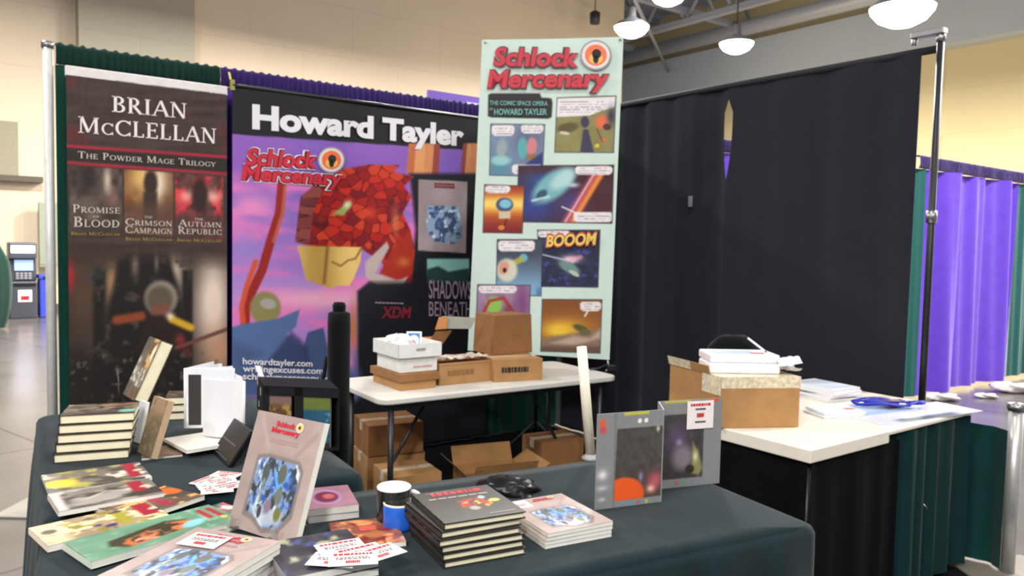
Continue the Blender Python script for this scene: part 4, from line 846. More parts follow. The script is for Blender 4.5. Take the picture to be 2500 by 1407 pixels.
def redtag(x, y, w=.09, h=.2):
    def f(p): p.rect(x - w, y - h, x + w, y + h, rgb(150, 24, 48), .03); p.ell(x + w, y + .06, .05, .06, rgb(224, 186, 160), 0, .4)
    return f
# ---- stack 1: five hardbacks at the left
o = on_z(130, 1133, TZ); U = on_z(316, 1119, TZ) - o; v = Vec((-U.y, U.x, 0)).normalized(); V = v * .16
def ww(p):
    p.fill(rgb(86, 74, 62)); p.noise(.25, .15, .12, 90); p.blotch(.2, .1, rgb(150, 128, 104), .55, 8, 91); p.blotch(.15, .2, rgb(54, 46, 42), .55, 8, 92); p.rect(.3, .78, .8, 1.02, rgb(64, 52, 60), .08); p.ell(.9, .82, .14, .14, rgb(110, 176, 156), 10, .5); p.line([(.55, .22), (.95, .16)], .05, rgb(190, 130, 90), .05)
ordn = ['bottom hardback', 'second hardback from the bottom', 'middle hardback', 'second hardback from the top', 'topmost brown and green hardback']
for i in range(5):
    oo, UU, VV = jit(o - V.normalized() * 0 + U.normalized() * .004 * i, U, V, .03, 10 + i)
    book(oo, UU, VV, Z, .0292, ww, ordn[i] + ' of the stack at the left end of the tables', group='hardbacks stacked at the left', board=rgb(48, 42, 38), res=40) .location.z
    for ob in [sc.objects[-1]]: pass
    o = o + Z * .0302
# ---- flat comics on the left table (drawn from the back pile forward)
def flat(nl, nr, fl, z, t, paint, lab, depth=None, spine='L', pagem=None, board=rgb(200, 190, 180), name='comic_book', group='comic collections spread on the left table', title=None, hard=False, res=64, jt=None):
    o, U, V = flatframe(nl, nr, fl, z + t, depth); o = o - Z * t
    o.z = z
    return book(o, U, V, Z, t, paint, lab, spine, hard, name, group, pagem or WPAGES, res, board, title)
P_ = comicish(rgb(110, 100, 92), [(rgb(206, 200, 186), .55), (CHR, .56), (rgb(160, 150, 70), .62), (rgb(60, 66, 110), .68)], .16, .2, 100, lambda p: (p.ell(.14, .62, .16, .22, rgb(226, 186, 50), -10, .5), redtag(.86, .4, .06, .4)(p)))
flat((118, 1204), (372, 1166), (103, 1142), TZ, .008, P_, 'rearmost flat comic collection below the hardback stack, with a yellow patch', depth=.19)
P_ = comicish(rgb(120, 112, 104), [(rgb(60, 54, 50), .5), (rgb(190, 184, 170), .6), (rgb(150, 146, 140), .62)], .3, .2, 110, lambda p: (p.line([(.3, .6), (.5, .35), (.8, .5)], .05, rgb(176, 172, 160), .05), redtag(.82, .35, .07, .3)(p), p.rect(0, 0, .1, 1, rgb(196, 180, 180), .05)))
flat((142, 1250), (402, 1204), (128, 1184), TZ + .009, .013, P_, 'flat grey and black comic collection with a red title', depth=.16)
P_ = comicish(rgb(96, 78, 64), [(rgb(226, 160, 90), .52), (CHR, .6), (rgb(206, 186, 170), .62)], .16, .2, 120, lambda p: (p.ell(.88, .3, .12, .2, rgb(236, 96, 30), -10, .4), p.rect(.5, .1, .62, .9, rgb(150, 32, 60), .04)))
flat((330, 1268), (500, 1210), (240, 1236), TZ, .012, P_, 'partly covered brown comic collection with an orange shape at its right end', depth=.16)
P_ = comicish(rgb(150, 128, 100), [(rgb(232, 214, 160), .5), (rgb(130, 118, 40), .6), (rgb(50, 44, 90), .68), (CHR, .66)], .12, .18, 130, lambda p: (p.rect(-.1, -.1, .2, 1.1, rgb(222, 200, 166), .1, .7), p.ell(.1, .4, .06, .1, rgb(80, 70, 50)), redtag(.9, .3, .07, .35)(p), p.rect(.62, .2, .72, .8, rgb(150, 142, 40), .04)))
flat((116, 1334), (420, 1262), (116, 1256), TZ + .001, .015, P_, 'cream and olive flat comic collection at the left edge of the cloth', depth=.15, board=rgb(226, 206, 190))
def pg(p):
    p.fill(rgb(96, 138, 112)); p.noise(.2, .2, .07, 141); p.blotch(.1, .12, rgb(150, 180, 160), .6, 6, 142, a=.5); p.poly([(.2, .45), (.62, .22), (.74, .38), (.68, .72), (.26, .86), (.17, .66)], rgb(52, 46, 28), .03); m = p.pmask([(.24, .6), (.62, .3), (.76, .44), (.68, .72), (.28, .86)], .04); p.blotch(.07, .12, rgb(204, 110, 60), .42, 9, 143, m); p.blotch(.09, .12, rgb(214, 150, 140), .55, 8, 144, m); p.ell(.74, .62, .08, .14, rgb(130, 190, 214), 20, .4)
    p.rect(.86, .12, .9, .62, rgb(160, 26, 40), .015); p.rect(.93, .12, .97, .62, rgb(160, 26, 40), .015); p.ell(.95, .7, .025, .05, rgb(214, 180, 90)); p.blotch(.02, .2, rgb(190, 206, 196), .6, 8, 145, a=.5 * (p.X > .78) * (p.X < .85))
flat((222, 1372), (588, 1268), (198, 1300), TZ + .006, .017, pg, 'green flat comic collection with red lettering at its right end', depth=.155, board=rgb(206, 214, 200))
P_ = comicish(rgb(176, 92, 104), [(rgb(60, 120, 90), .55), (rgb(214, 206, 200), .62), (CHR, .7)], .2, .2, 150)
flat((520, 1300), (640, 1262), (470, 1236), TZ, .012, P_, 'pink and green flat book half hidden behind the standing grey book', depth=.17)
# ---- price cards
CARD = mat('glossy_white_card', rgb(240, 232, 232), .5)
def card(o, U, V, lab, n=3, seed=1, group='white price cards'):
    t = thing('price_card', o + (U + V) / 2, lab, 'card', group); N = Z
    g = MB(); g.box(o, U, V, Z * .0008, CARD); part(g, 'card_stock', t)
    P = lambda x, y: o + U * x + V * y + Z * .0008; rn = random.Random(seed); g = MB()
    bars(g, P(.1, .72), P(.9, .72), P(.1, .9), RED, 1, .0006, seed, .9); bars(g, P(.15, .42), P(.85, .42), P(.15, .64), INK, 2, .0006, seed + 1, .55); bars(g, P(.35, .1), P(.65, .1), P(.35, .32), RED, 1, .0006, seed + 2, .95)
    part(g, 'print', t)
for i, (px, py, a, zz) in enumerate(((520, 1188, .3, .003), (505, 1178, .9, .0045), (540, 1182, .2, .006), (552, 1166, -.5, .0075), (530, 1205, .1, .009), (560, 1196, .45, .0105))):
    c = on_z(px, py, TZ); U = rot2(Vec((.085, 0, 0)), a + .3); V = rot2(Vec((0, .055, 0)), a + .3)
    card(c - (U + V) / 2 + Z * zz, U, V, ['white price card under the fan of cards behind the standing grey book', 'white price card pointing left in the fan behind the standing grey book', 'white price card in the middle of the fan behind the standing grey book', 'small white price card sticking up at the back of the fan of cards', 'nearest white price card of the fan behind the standing grey book', 'rightmost white price card of the fan, touching the standing grey book'][i], seed=20 + i, group='fan of white cards behind the standing grey book')
# ---- front pile of grey books (bottom left) with price card
z = TZ; oFL = on_z(480, 1287, TZ + .074); oFR = on_z(692, 1322, TZ + .074); oNL = on_z(276, 1402, TZ + .074)
u = (oFR - oFL).normalized(); v = Vec((-u.y, u.x, 0)); W = .216; H = .28; c0 = oFL - v * H; c0.z = TZ
names = ['bottom', 'second from the bottom', 'third from the bottom', 'fourth from the bottom', 'topmost, bearing a price card,']
for i in range(5):
    oo, UU, VV = jit(c0 + Z * .0146 * i, u * W, v * H, .02, 40 + i, .003)
    top = i == 4
    book(oo, UU, VV, Z, .0142, grey_cover if top else (lambda p: p.fill(rgb(158, 140, 136))), names[i] + ' grey softcover of the front left pile', 'L', False, 'paperback_book', 'grey softcovers in the front left pile', WPAGES, 80 if top else 8, rgb(206, 198, 190), grey_title if top else None)
c = on_z(500, 1322, TZ + .075); U = rot2(u * .09, .06); V = rot2(v * .066, .06); card(c - (U + V) / 2 + Z * .0012, U, V, 'white price card lying on the topmost grey book at the front left', seed=9)
# ---- big standing grey book on a clear easel
BLp = on_z(556, 1294, TZ); BRp = on_z(727, 1352, TZ); u = (BRp - BLp).normalized(); n2 = Vec((u.y, -u.x, 0)); n2 = n2 if n2.y < 0 else -n2
ln = .33; N = n2 * math.cos(ln) + Z * math.sin(ln); Vd = Z * math.cos(ln) - n2 * math.sin(ln)
bo = BLp + Z * .012; sb = book(bo - N * .018, u * .235, Vd * .285, N, .018, grey_cover, 'grey softcover standing tilted back on a clear easel, facing the camera', 'L', False, 'paperback_book', None, WPAGES, 110, rgb(206, 198, 190), grey_title)
CLR = mat('clear_acrylic', rgb(226, 232, 230), .08, trans=.9, var=0)
def easel(o, u, N, Vd, w, h, lab):
    t = thing('display_easel', o - Z * .0, lab, 'easel')
    g = MB(); g.box(o + u * .02 - N * .022, u * (w - .04), Vd * h, N * -.003, CLR); part(g, 'back_plate', t)
    for s in (.03, w - .055):
        g = MB(); b = o + u * s - N * .024 ; g.poly([b - Vd * .0, b + N * .055, b + N * .055 + Vd * .03, b + N * .05 + Vd * .03, b + N * .047 + Vd * .006, b + Vd * .006], CLR, u * .012); part(g, 'lip', t)
    g = MB(); p = o + u * (w / 2 - .02) - N * .026 + Vd * h * .8; q = Vec((p.x, p.y, TZ + .003)) - Vec((N.x, N.y, 0)).normalized() * .07; g.box(q, u * .04, p - q, N * -.003, CLR); part(g, 'rear_leg', t)
easel(bo, u, N, Vd, .235, .12, 'clear plastic easel holding the standing grey book')
# ---- second card fan + books under it (bottom centre)
def dk(p): p.fill(rgb(44, 42, 52)); p.noise(.2, .2, .12, 160); p.blotch(.2, .2, rgb(150, 150, 120), .62, 8, 161); p.blotch(.15, .15, rgb(60, 70, 130), .62, 8, 162)
for i in range(3):
    o, U, V = flatframe((700, 1470), (925 , 1425), (700, 1385), TZ, .2); oo, UU, VV = jit(o + Z * .0162 * i, U, V, .05, 60 + i, .004)
    book(oo, UU, VV, Z, .0158, dk, ['bottom', 'middle', 'topmost'][i] + ' dark comic collection of the pile under the front price cards', 'L', False, 'comic_book', 'dark comics under the price cards', WPAGES, 30, rgb(150, 144, 150))
for i, (px, py, a, zz) in enumerate(((815, 1368, -.1, .0), (832, 1338, .5, .0015), (880, 1352, .62, .003), (925, 1356, .75, .0045), (862, 1372, .2, .006))):
    c = on_z(px, py, TZ + .054); U = rot2(Vec((.1, 0, 0)), a); V = rot2(Vec((0, .066, 0)), a)
    card(c - (U + V) / 2 + Z * zz, U, V, ['lowest white price card of the front spread, at its left', 'white price card at the back of the front spread of cards', 'white price card in the centre of the front spread of cards', 'rightmost white price card of the front spread of cards', 'uppermost white price card of the front spread of cards'][i], seed=40 + i, group='spread of white cards at the front')
# ---- pink book pile and brown comic right of the standing book
def pk(p): p.fill(rgb(160, 116, 132)); p.noise(.3, .2, .06, 170); p.ell(.45, .5, .3, .34, rgb(176, 150, 190), 0, .3); p.ell(.45, .5, .24, .26, rgb(120, 40, 70), 0, .3); p.ell(.5, .48, .12, .12, rgb(200, 110, 110), 0, .6)
for i in range(2):
    o, U, V = flatframe((752, 1262), (876, 1248), (740, 1205), TZ + .018, .17); o.z = TZ + .0186 * i; oo, UU, VV = jit(o, U, V, .04, 70 + i, .003)
    book(oo, UU, VV, Z, .018, pk, ['lower pink book of the pair right of the standing grey book', 'upper pink book with a round emblem, right of the standing grey book'][i], 'L', False, 'paperback_book', 'pink books beside the standing book', WPAGES, 44, rgb(196, 170, 176))
def bn(p):
    p.fill(rgb(130, 74, 56)); p.noise(.3, .2, .08, 180); p.blotch(.2, .16, rgb(214, 140, 80), .52, 7, 181); p.blotch(.16, .16, rgb(120, 24, 30), .6, 8, 182); p.blotch(.2, .3, rgb(180, 168, 170), .6, 6, 183, a=1. * (p.X > .6)); p.rect(.42, .28, .66, .44, rgb(226, 84, 76), .03); p.ell(.6, .62, .16, .14, rgb(160, 100, 60), 0, .5)
o, U, V = flatframe((838, 1342), (990, 1326), (772, 1270), TZ + .012, .18)
flat((822, 1340), (992, 1322), (772, 1274), TZ, .012, bn, 'brown and orange flat comic left of the dark book stack', depth=.17, group=None, board=rgb(150, 120, 110))
# ---- dark book stack (six)
def xdm(p):
    p.fill(rgb(74, 72, 68)); p.noise(.4, .3, .02, 190); m = p.pmask([(.42, .42), (.6, .38), (.72, .42), (.78, .6), (.66, .72), (.5, .72), (.4, .6)], .03); p.blotch(.08, .08, rgb(180, 60, 50), .35, 9, 191, m); p.blotch(.07, .07, rgb(200, 180, 90), .58, 9, 192, m); p.ell(.84, .52, .07, .05, rgb(180, 190, 90), 0, .4); p.ell(.74, .38, .04, .05, rgb(150, 190, 190), 0, .4); p.ell(.52, .68, .06, .06, rgb(150, 150, 150), 0, .4)
def xdm_t(th, P):
    g = MB(); rr = mat('dark_red_print', rgb(170, 50, 66), .6); bars(g, P(.2, .2), P(.85, .2), P(.2, .1), rr, 1, .0008, 3, 1.0); part(g, 'red_title', th); g = MB(); gg = mat('grey_cover_print', rgb(150, 144, 138), .6); bars(g, P(.12, .3), P(.9, .3), P(.12, .25), gg, 1, .0008, 5, .7); bars(g, P(.6, .92), P(.92, .92), P(.6, .89), gg, 1, .0008, 6, .7); bars(g, P(.16, .08), P(.45, .08), P(.16, .06), gg, 1, .0008, 7, .7); part(g, 'small_print', th)
o = on_z(1084, 1391, TZ); U = on_z(1284, 1354, TZ) - o; v = Vec((-U.y, U.x, 0)).normalized(); HT = .215
n_ = ['bottom', 'second from the bottom', 'third from the bottom', 'third from the top', 'second from the top', 'topmost, with red title,']
sh = [(0, 0, 0), (-.004, .003, .01), (-.004, .002, -.01), (-.016, .0, .02), (-.012, .006, .04), (.0, .004, -.005)]
o2 = o.copy(); 
for i in range(6):
    dx, dy, a = sh[i]; c = o2 + (U + v * HT) / 2 + U.normalized() * dx + v * dy; UU = rot2(U, a); VV = rot2(v * HT, a)
    hh = .0162; oo = c - (UU + VV) / 2 + Z * .0168 * i
    book(oo, UU, VV, Z, hh, xdm if i in (2, 4, 5) else (lambda p: p.fill(rgb(60, 58, 55))), n_[i] + ' dark grey hardback of the centre stack', 'L', True, 'hardback_book', 'dark grey hardbacks in the centre stack', PAGES, 56 if i == 5 else 20, rgb(42, 40, 38), xdm_t if i == 5 else None)
# ---- light stack (four softcovers)
o = on_z(1334, 1342, TZ); U = on_z(1506, 1308, TZ) - o; v = Vec((-U.y, U.x, 0)).normalized(); HT = .235; U = U.normalized() * .19
n_ = ['bottom', 'second', 'third', 'topmost, price-stickered']
for i in range(4):
    oo, UU, VV = jit(o + Z * .0095 * i, U, v * HT, .02, 90 + i, .002)
    def stick(th, P):
        g = MB(); m_ = CARD; g.poly([P(.03, .03), P(.36, .03), P(.36, .24), P(.03, .24)], m_, Z * .0009); g2 = MB(); bars(g2, P(.08, .2), P(.3, .2), P(.08, .12), mat('pink_ink', rgb(220, 110, 140)), 2, .0018, 3, .6); part(g, 'price_sticker', th); part(g2, 'price_print', th)
        grey_title(th, lambda x, y: P(x * .8 + .22, y * .8 + .0), False)
    book(oo, UU, VV, Z, .0092, (grey_cover if i == 3 else (lambda p: p.fill(rgb(170, 150, 146)))), n_[i] + ' grey softcover of the stack right of the dark hardbacks', 'L', False, 'paperback_book', 'grey softcovers right of the dark stack', WPAGES, 70 if i == 3 else 8, rgb(206, 196, 190), stick if i == 3 else None)
# ================================================================ standing things on the left table
def stand_book(px, py, z, phi, lean, w, h, t, paint, lab, hard=True, side=1, **k):
    b = on_z(px, py, z); n = Vec((-math.sin(phi), -math.cos(phi), 0)); u = Vec((math.cos(phi), -math.sin(phi), 0)); N = n * math.cos(lean) + Z * math.sin(lean); Vd = Z * math.cos(lean) - n * math.sin(lean)
    return b, u, N, Vd, book(b - N * t + Z * (t * math.sin(lean)), u * w, Vd * h, N, t, paint, lab, 'L', hard, **k)
def tan(p): p.fill(rgb(92, 86, 76)); p.noise(.3, .15, .1, 200); p.rect(.55, -.1, 1.1, .5, rgb(196, 160, 110), .12); p.blotch(.2, .12, rgb(104, 70, 50), .5, 8, 201, a=1. * (p.X > .45)); p.ell(.85, .22, .1, .13, rgb(236, 220, 190), 0, .5); p.rect(-.1, .5, 1.1, .75, rgb(150, 144, 130), .1, .5); p.blotch(.1, .06, rgb(190, 186, 176), .55, 8, 202, a=1. * (p.Y > .5) * (p.Y < .8)); p.glow(.1, .4, .12, .06, rgb(210, 206, 196), .8)
# base: book pile behind carries the thick book
def plainc(c): return lambda p: (p.fill(c), p.noise(.3, .3, .04, 210))
# pile of cream books behind (edges seen right of the tan book)
for i in range(3):
    o = on_z(330, 1090 - 20, TZ); c = on_z(432, 1028, TZ); oo, UU, VV = jit(c + Vec((-.05, 0, 0)) + Z * .0302 * i, Vec((.17, .05, 0)), Vec((-.04, .12, 0)), .05, 110 + i)
    book(oo, UU, VV, Z, .03, ww, ['bottom', 'middle', 'upper'][i] + ' cream edged hardback in the pile behind the leaning books', 'L', True, 'hardback_book', 'hardbacks behind the leaning books', PAGES, 20, rgb(60, 46, 40))
b, u, N, Vd, _ = stand_book(300, 975, TZ + .052, math.radians(50), .42, .16, .25, .053, tan, 'thick hardback leaning back, with a brown cover and broad cream fore-edge', name='hardback_book', res=60, board=rgb(70, 62, 54))
def wire_easel(c, lab, s=1.):
    t = thing('book_easel', c, lab, 'easel'); d = Vec((.6, -.8, 0)); e_ = Vec((.8, .6, 0))
    for k in (-.03, .03):
        g = MB(); p = c + e_ * k * s; g.tube([p + d * .05 * s + Z * .035 * s, p + d * .05 * s + Z * .004, p - d * .07 * s + Z * .004], .003, BLACK, 8); part(g, 'leg', t)
        g = MB(); g.tube([p + Z * .004, p - d * .045 * s + Z * .12 * s], .003, BLACK, 8); part(g, 'upright', t)
_q = on_z(322, 975, TZ + .05); _q.z = TZ; wire_easel(_q, 'black wire easel under the thick leaning hardback', 1.4)
# small easels' board books in front of it
def brd(p): p.fill(rgb(150, 122, 96)); p.noise(.2, .2, .04, 220); p.rect(-.1, .3, 1.1, 1.1, rgb(92, 80, 60), .2); p.blotch(.2, .1, rgb(120, 100, 76), .55, 6, 221)
stand_book(335, 1108, TZ + .008, math.radians(44), .30, .11, .185, .022, brd, 'small tan paperback leaning back on a black base in front of the thick hardback', hard=False, name='paperback_book', res=40, board=rgb(186, 156, 126), pagem=mat('tan_page_edges', rgb(186, 160, 130), .85, stripes=160))
stand_book(322, 1078, TZ + .004, math.radians(40), .2, .05, .14, .012, plainc(rgb(196, 200, 206)), 'narrow white booklet standing behind the small tan paperback', hard=False, name='booklet', res=16, board=rgb(214, 216, 220), pagem=WPAGES)
flat((345, 1120), (446, 1110), (322, 1086), TZ, .007, plainc(rgb(132, 108, 92)), 'thin flat tan booklet under the small leaning paperback', depth=.14, group=None, name='booklet', board=rgb(70, 60, 56))
g = MB(); q = on_z(392, 1064, TZ); g.poly([on_z(350, 1098, TZ), on_z(395, 1086, TZ), on_z(402, 1050, TZ), on_z(378, 1046, TZ)], BLACK, Z * .004); 
g.box(on_z(384, 1078, TZ + .004), Vec((.03, -.01, 0)), Vec((.002, .003, 0)), Vec((-.005, .02, .09)), BLACK); ob = g.build('book_easel', bevel=.001); tag(ob, 'small black wire easel behind the tan paperback', 'easel')
# ---- white graphic novels stacked, and two standing open
for i in range(3):
    flat((455, 1101), (580, 1080), (400, 1050), TZ + .0105 * i, .010, plainc(rgb(216, 212, 202)), ['bottom', 'middle', 'top'][i] + ' white flat book under the two open standing books', depth=.2, group='white flat books under the open ones', name='paperback_book', board=rgb(224, 222, 216), res=12)
LEAF = mat('white_leaf', rgb(226, 228, 236), .6, var=.02)
def open_book(px, py, z, ang, w, h, spread, lab, leaves=5, dark=False):
    b = on_z(px, py, z); t = thing('open_book', b, lab, 'book', 'open white books standing upright')
    d0 = Vec((math.cos(ang), math.sin(ang), 0))
    for k, nm in ((0, 'front_cover'), (1, 'back_cover')):
        d = rot2(d0, spread * (.5 if k else -.5)); nn = Vec((-d.y, d.x, 0)) * .002; g = MB(); g.box(b, d * w, nn, Z * h, mat('white_cover', rgb(234, 234, 238), .45, var=.02)); part(g, nm, t, .0005)
    for i in range(leaves):
        a = spread * (-.42 + .84 * i / (leaves - 1)); g = MB(); P = []
        for j in range(2):
            for s in range(9):
                q = s / 8; d = rot2(d0, a + .18 * math.sin(q * 2.6) * (1 if i % 2 else -1)); P.append(b + d * (w - .006) * q + Z * (.003 + (h - .007) * j))
        Q = [p + Vec((0, .0008, 0)) for p in P]; g.grid(P, 9, 2, LEAF); g.grid(Q, 9, 2, LEAF, flip=True); part(g, 'page', t)
    g = MB(); g.tube([b + Z * .0, b + Z * h], .004, LEAF, 8); part(g, 'spine', t)
    if dark:
        d = rot2(d0, -spread * .5); g = MB(); g.box(b + d * .012 + Z * .012 - Vec((-d.y, d.x, 0)) * .0015, d * (w * .8), Vec((-d.y, d.x, 0)) * -.001, Z * (h * .84), mat('dark_print_page', rgb(50, 46, 44), .5)); part(g, 'printed_picture', t)
open_book(452, 1046, TZ + .033, math.radians(42), .17, .215, 1.2, 'open white book standing upright, the left and taller of the two', dark=True)
open_book(596, 1074, TZ + .033, math.radians(142), .16, .2, .8, 'open white book standing upright beside the black slipcase', leaves=6)
# ---- slipcase
def slip():
    b = on_z(641, 1092, TZ); n = Vec((-.10, -1, 0)).normalized(); u = Vec((-n.y, n.x, 0)); u = u if u.x > 0 else -u; back = -n
    w, d, h = .27, .19, .212; t = thing('book_slipcase', b, 'black slipcase with white doodles holding two picture-covered books', 'slipcase')
    SB = mat('black_slipcase_card', rgb(22, 23, 29), .75, spec=.2)
    L = Vec((-.075, .17, 0)); g = MB(); g.box(b, L.normalized() * d, u * .004, Z * h, SB); g.box(b + u * w, L.normalized() * d, u * -.004, Z * h, SB); g.box(b, u * w, L.normalized() * d, Z * .004, SB); g.box(b + Z * h, u * w, L.normalized() * d, Z * -.004, SB); g.box(b + L.normalized() * d, u * w, L.normalized() * -.004, Z * h, SB)
    g.box(b + u * .004, u * .018, L.normalized() * .004, Z * h, SB); g.box(b + u * .112, u * .03, L.normalized() * .004, Z * h, SB); g.box(b + Z * (h - .032), u * w, L.normalized() * .004, Z * .032, SB)
    part(g, 'case', t, .001)
    g = MB(); l = L.normalized(); m1 = l.cross(Z); m1 = m1 if m1.dot(CP - b) > 0 else -m1
    for x, y, hh, m in ((.15, .19, .028, WHITE), (.05, .17, .025, WHITE), (.1, .12, .02, WHITE), (.04, .1, .016, WHITE), (.15, .08, .02, WHITE), (.07, .045, .034, mat('pink_mark', rgb(226, 90, 120), .6))):
        g.poly([b + l * x + Z * y + m1 * .0012, b + l * (x + .009) + Z * (y - .003) + m1 * .0012, b + l * (x + .012) + Z * (y + hh) + m1 * .0012, b + l * (x + .002) + Z * (y + hh * .9) + m1 * .0012], m, m1 * .0004)
    part(g, 'doodles', t)
    def c1(p): p.fill(rgb(92, 66, 40)); p.noise(.3, .2, .08, 230); p.blotch(.18, .12, rgb(160, 130, 70), .52, 8, 231); p.rect(-.1, -.1, 1.1, .18, rgb(120, 96, 90), .1); p.ell(.55, .78, .24, .16, rgb(206, 204, 190)); p.ell(.55, .78, .15, .12, rgb(70, 56, 36)); p.ell(.55, .74, .05, .08, rgb(200, 196, 180))
    def c2(p): p.fill(rgb(36, 84, 110)); p.noise(.3, .2, .06, 240); p.rect(-.1, -.1, 1.1, .26, rgb(96, 110, 52), .06); p.blotch(.2, .14, rgb(70, 140, 170), .56, 8, 241, a=1. * (p.Y > .3)); p.ell(.6, .75, .16, .1, rgb(130, 110, 120), 0, .5); p.rect(-.1, .88, 1.1, 1.1, rgb(34, 44, 44), .08)
    book(b + u * .026 + l * .02 + Z * .005, u * .083, Z * .175, n, .012, c1, 'brown and gold picture book in the left slot of the black slipcase', 'L', True, 'hardback_book', None, PAGES, 36, rgb(52, 40, 30))
    book(b + u * .145 + l * .02 + Z * .005, u * .1, Z * .175, n, .012, c2, 'blue and green picture book in the right slot of the black slipcase', 'L', True, 'hardback_book', None, PAGES, 36, rgb(170, 164, 140))
slip()
g = MB(); q = on_z(626, 1060, TZ); tp = at_y(622, 893, q.y); g.poly([tp, tp + Vec((.02, 0, 0)), tp + Vec((.042, -.004, -.058)), tp + Vec((.022, -.004, -.05))], CARD, Vec((0, .001, 0))); g.poly([tp + Vec((.022, -.004, -.05)), tp + Vec((.042, -.004, -.058)), tp + Vec((.045, -.002, -.09)), tp + Vec((.03, -.002, -.09))], CARD, Vec((0, .001, 0))); ob = g.build('paper_tag'); tag(ob, 'white paper tag sticking up at the left corner of the black slipcase', 'tag')
# ---- black leaning display box
b = on_z(516, 1104, TZ + .004); u = (on_z(606, 1184, TZ) - on_z(516, 1102, TZ)).normalized(); n = Vec((u.y, -u.x, 0)); n = n if n.y < 0 else -n
N = n * math.cos(.6) + Z * math.sin(.6); Vd = Z * math.cos(.6) - n * math.sin(.6); t = thing('display_case', b, 'flat black case tilted back behind the standing grey book', 'case'); GBK = mat('gloss_black', rgb(13, 14, 18), .3, spec=.35)
g = MB(); g.box(b, u * .2, Vd * .13, N * -.018, GBK); part(g, 'body', t, .004); g = MB(); g.box(b + N * .0005 + Vd * .06 + u * .008, u * .154, Vd * .004, N * .001, mat('grey_scuff', rgb(84, 86, 92), .5)); g.box(b + N * .0005 + Vd * .012 + u * .008, u * .154, Vd * .002, N * .001, mat('grey_scuff', rgb(84, 86, 92), .5)); part(g, 'trim_line', t)
g = MB(); g.box(b + u * .06 - N * .022 + Vd * .08, u * .05, N * -.003, (Vec((0, 0, TZ + .002)) - Vec((0, 0, (b - N * .022 + Vd * .08).z))) , GBK); part(g, 'rear_leg', t)
# ---- tall black case standing on the floor behind the tables
pb = on_z(800, 1010, .8); pb = Vec((pb.x, pb.y, 0)); q = at_y(828, 760, 3.0); pb = Vec((q.x, q.y, 0))
t = thing('tube_case', pb, 'tall slim black padded case standing upright in front of the banners', 'case'); BF = fabric('black_nylon', rgb(14, 13, 18), sheen=.1); zc = at_y(828, 765, 3.0).z
g = MB(); g.lathe(pb, [(.001, 0), (.04, 0), (.044, .02), (.045, .5), (.042, .8), (.044, zc - .04), (.042, zc), (.03, zc + .006), (.001, zc + .006)], BF, 24); part(g, 'body', t)
g = MB(); g.lathe(pb, [(.001, zc + .004), (.024, zc + .004), (.026, zc + .03), (.02, zc + .042), (.001, zc + .044)], BF, 20); part(g, 'cap', t)
g = MB(); g.tube([pb + Vec((-.045, 0, .4)), pb + Vec((-.09, -.02, .7)), pb + Vec((-.046, 0, 1.0))], .008, BF, 8); part(g, 'strap', t)
# ---- mugs
def mug(px, py, r, h, col, rim, inner, lab, ang, z0=TZ):
    p = on_z(px, py, z0 + h); p.z = z0; t = thing('mug', p, lab, 'mug', None)
    g = MB(); g.lathe(p, [(.001, .0), (r * .86, 0), (r * .97, .004), (r, .012), (r, h - .003), (r - .001, h), (r - .003, h)], col, 36); part(g, 'body', t)
    g = MB(); g.lathe(p, [(r - .0002, h - .004), (r + .0005, h), (r - .002, h + .002), (r - .005, h), (r - .006, .01), (.001, .008)], inner, 36); part(g, 'inside_glaze', t)
    g = MB(); d = Vec((math.cos(ang), math.sin(ang), 0)); g.tube([p + d * (r + .028 * math.sin(a_)) * 1 + Z * (h * .5 + h * .34 * math.cos(a_)) for a_ in [i * math.pi / 10 for i in range(11)]], .0055, rim, 10); part(g, 'handle', t)
mug(962, 1188, .043, .095, mat('black_glaze', rgb(22, 24, 26), .2, coat=.4), mat('white_glaze', rgb(230, 228, 230), .2), mat('white_glaze', rgb(230, 228, 230), .2), 'black mug with white inside behind the blue mug', .25)
mug(975, 1226, .04, .066, mat('blue_glaze', rgb(34, 98, 206), .25), mat('blue_glaze', rgb(34, 98, 206), .25), mat('cream_glaze', rgb(200, 200, 178), .3), 'short blue mug with cream inside, left of the dark book stack', -.3)
# ---- black shiny dice bag
c = on_z(1238, 1200, TZ); t = thing('trinket_heap', c, 'shiny black trinkets in an open net bag between the two front stacks', 'trinkets'); rn = random.Random(5)
g = MB(); P = []; n = 24
for j in range(8):
    for i in range(n):
        a = 2 * math.pi * i / n; r = .075 * math.cos(j / 7 * 1.5) * (1 + .14 * math.sin(5 * a + j * 2) + .08 * rn.random()); P.append(c + Vec((1.15 * r * math.cos(a), .8 * r * math.sin(a), .045 * math.sin(j / 7 * 1.57))))
g.grid(P, n, 8, GBK); g.add([P[j * n + i] for j in range(8) for i in (n - 1, 0)], [(2 * j, 2 * j + 1, 2 * j + 3, 2 * j + 2) for j in range(7)], GBK, smooth=True); part(g, 'bag', t)
for i in range(22):
    a = rn.uniform(0, 6.28); r = rn.uniform(0, .07); q = c + Vec((1.2 * r * math.cos(a), .8 * r * math.sin(a), .045 * math.cos(r / .075 * 1.45) - .004)); g = MB(); s = .009; ax = Vec((math.cos(a), math.sin(a), .3)).normalized(); bx = ax.cross(Z).normalized(); cx = ax.cross(bx)
    g.box(q, ax * s, bx * s, cx * -s * -1, GBK if i % 3 else mat('white_sparkle', rgb(226, 226, 232), .2)); part(g, 'trinket', t, .0015)  # some trinkets white: sparkles on the shiny heap put into the colour
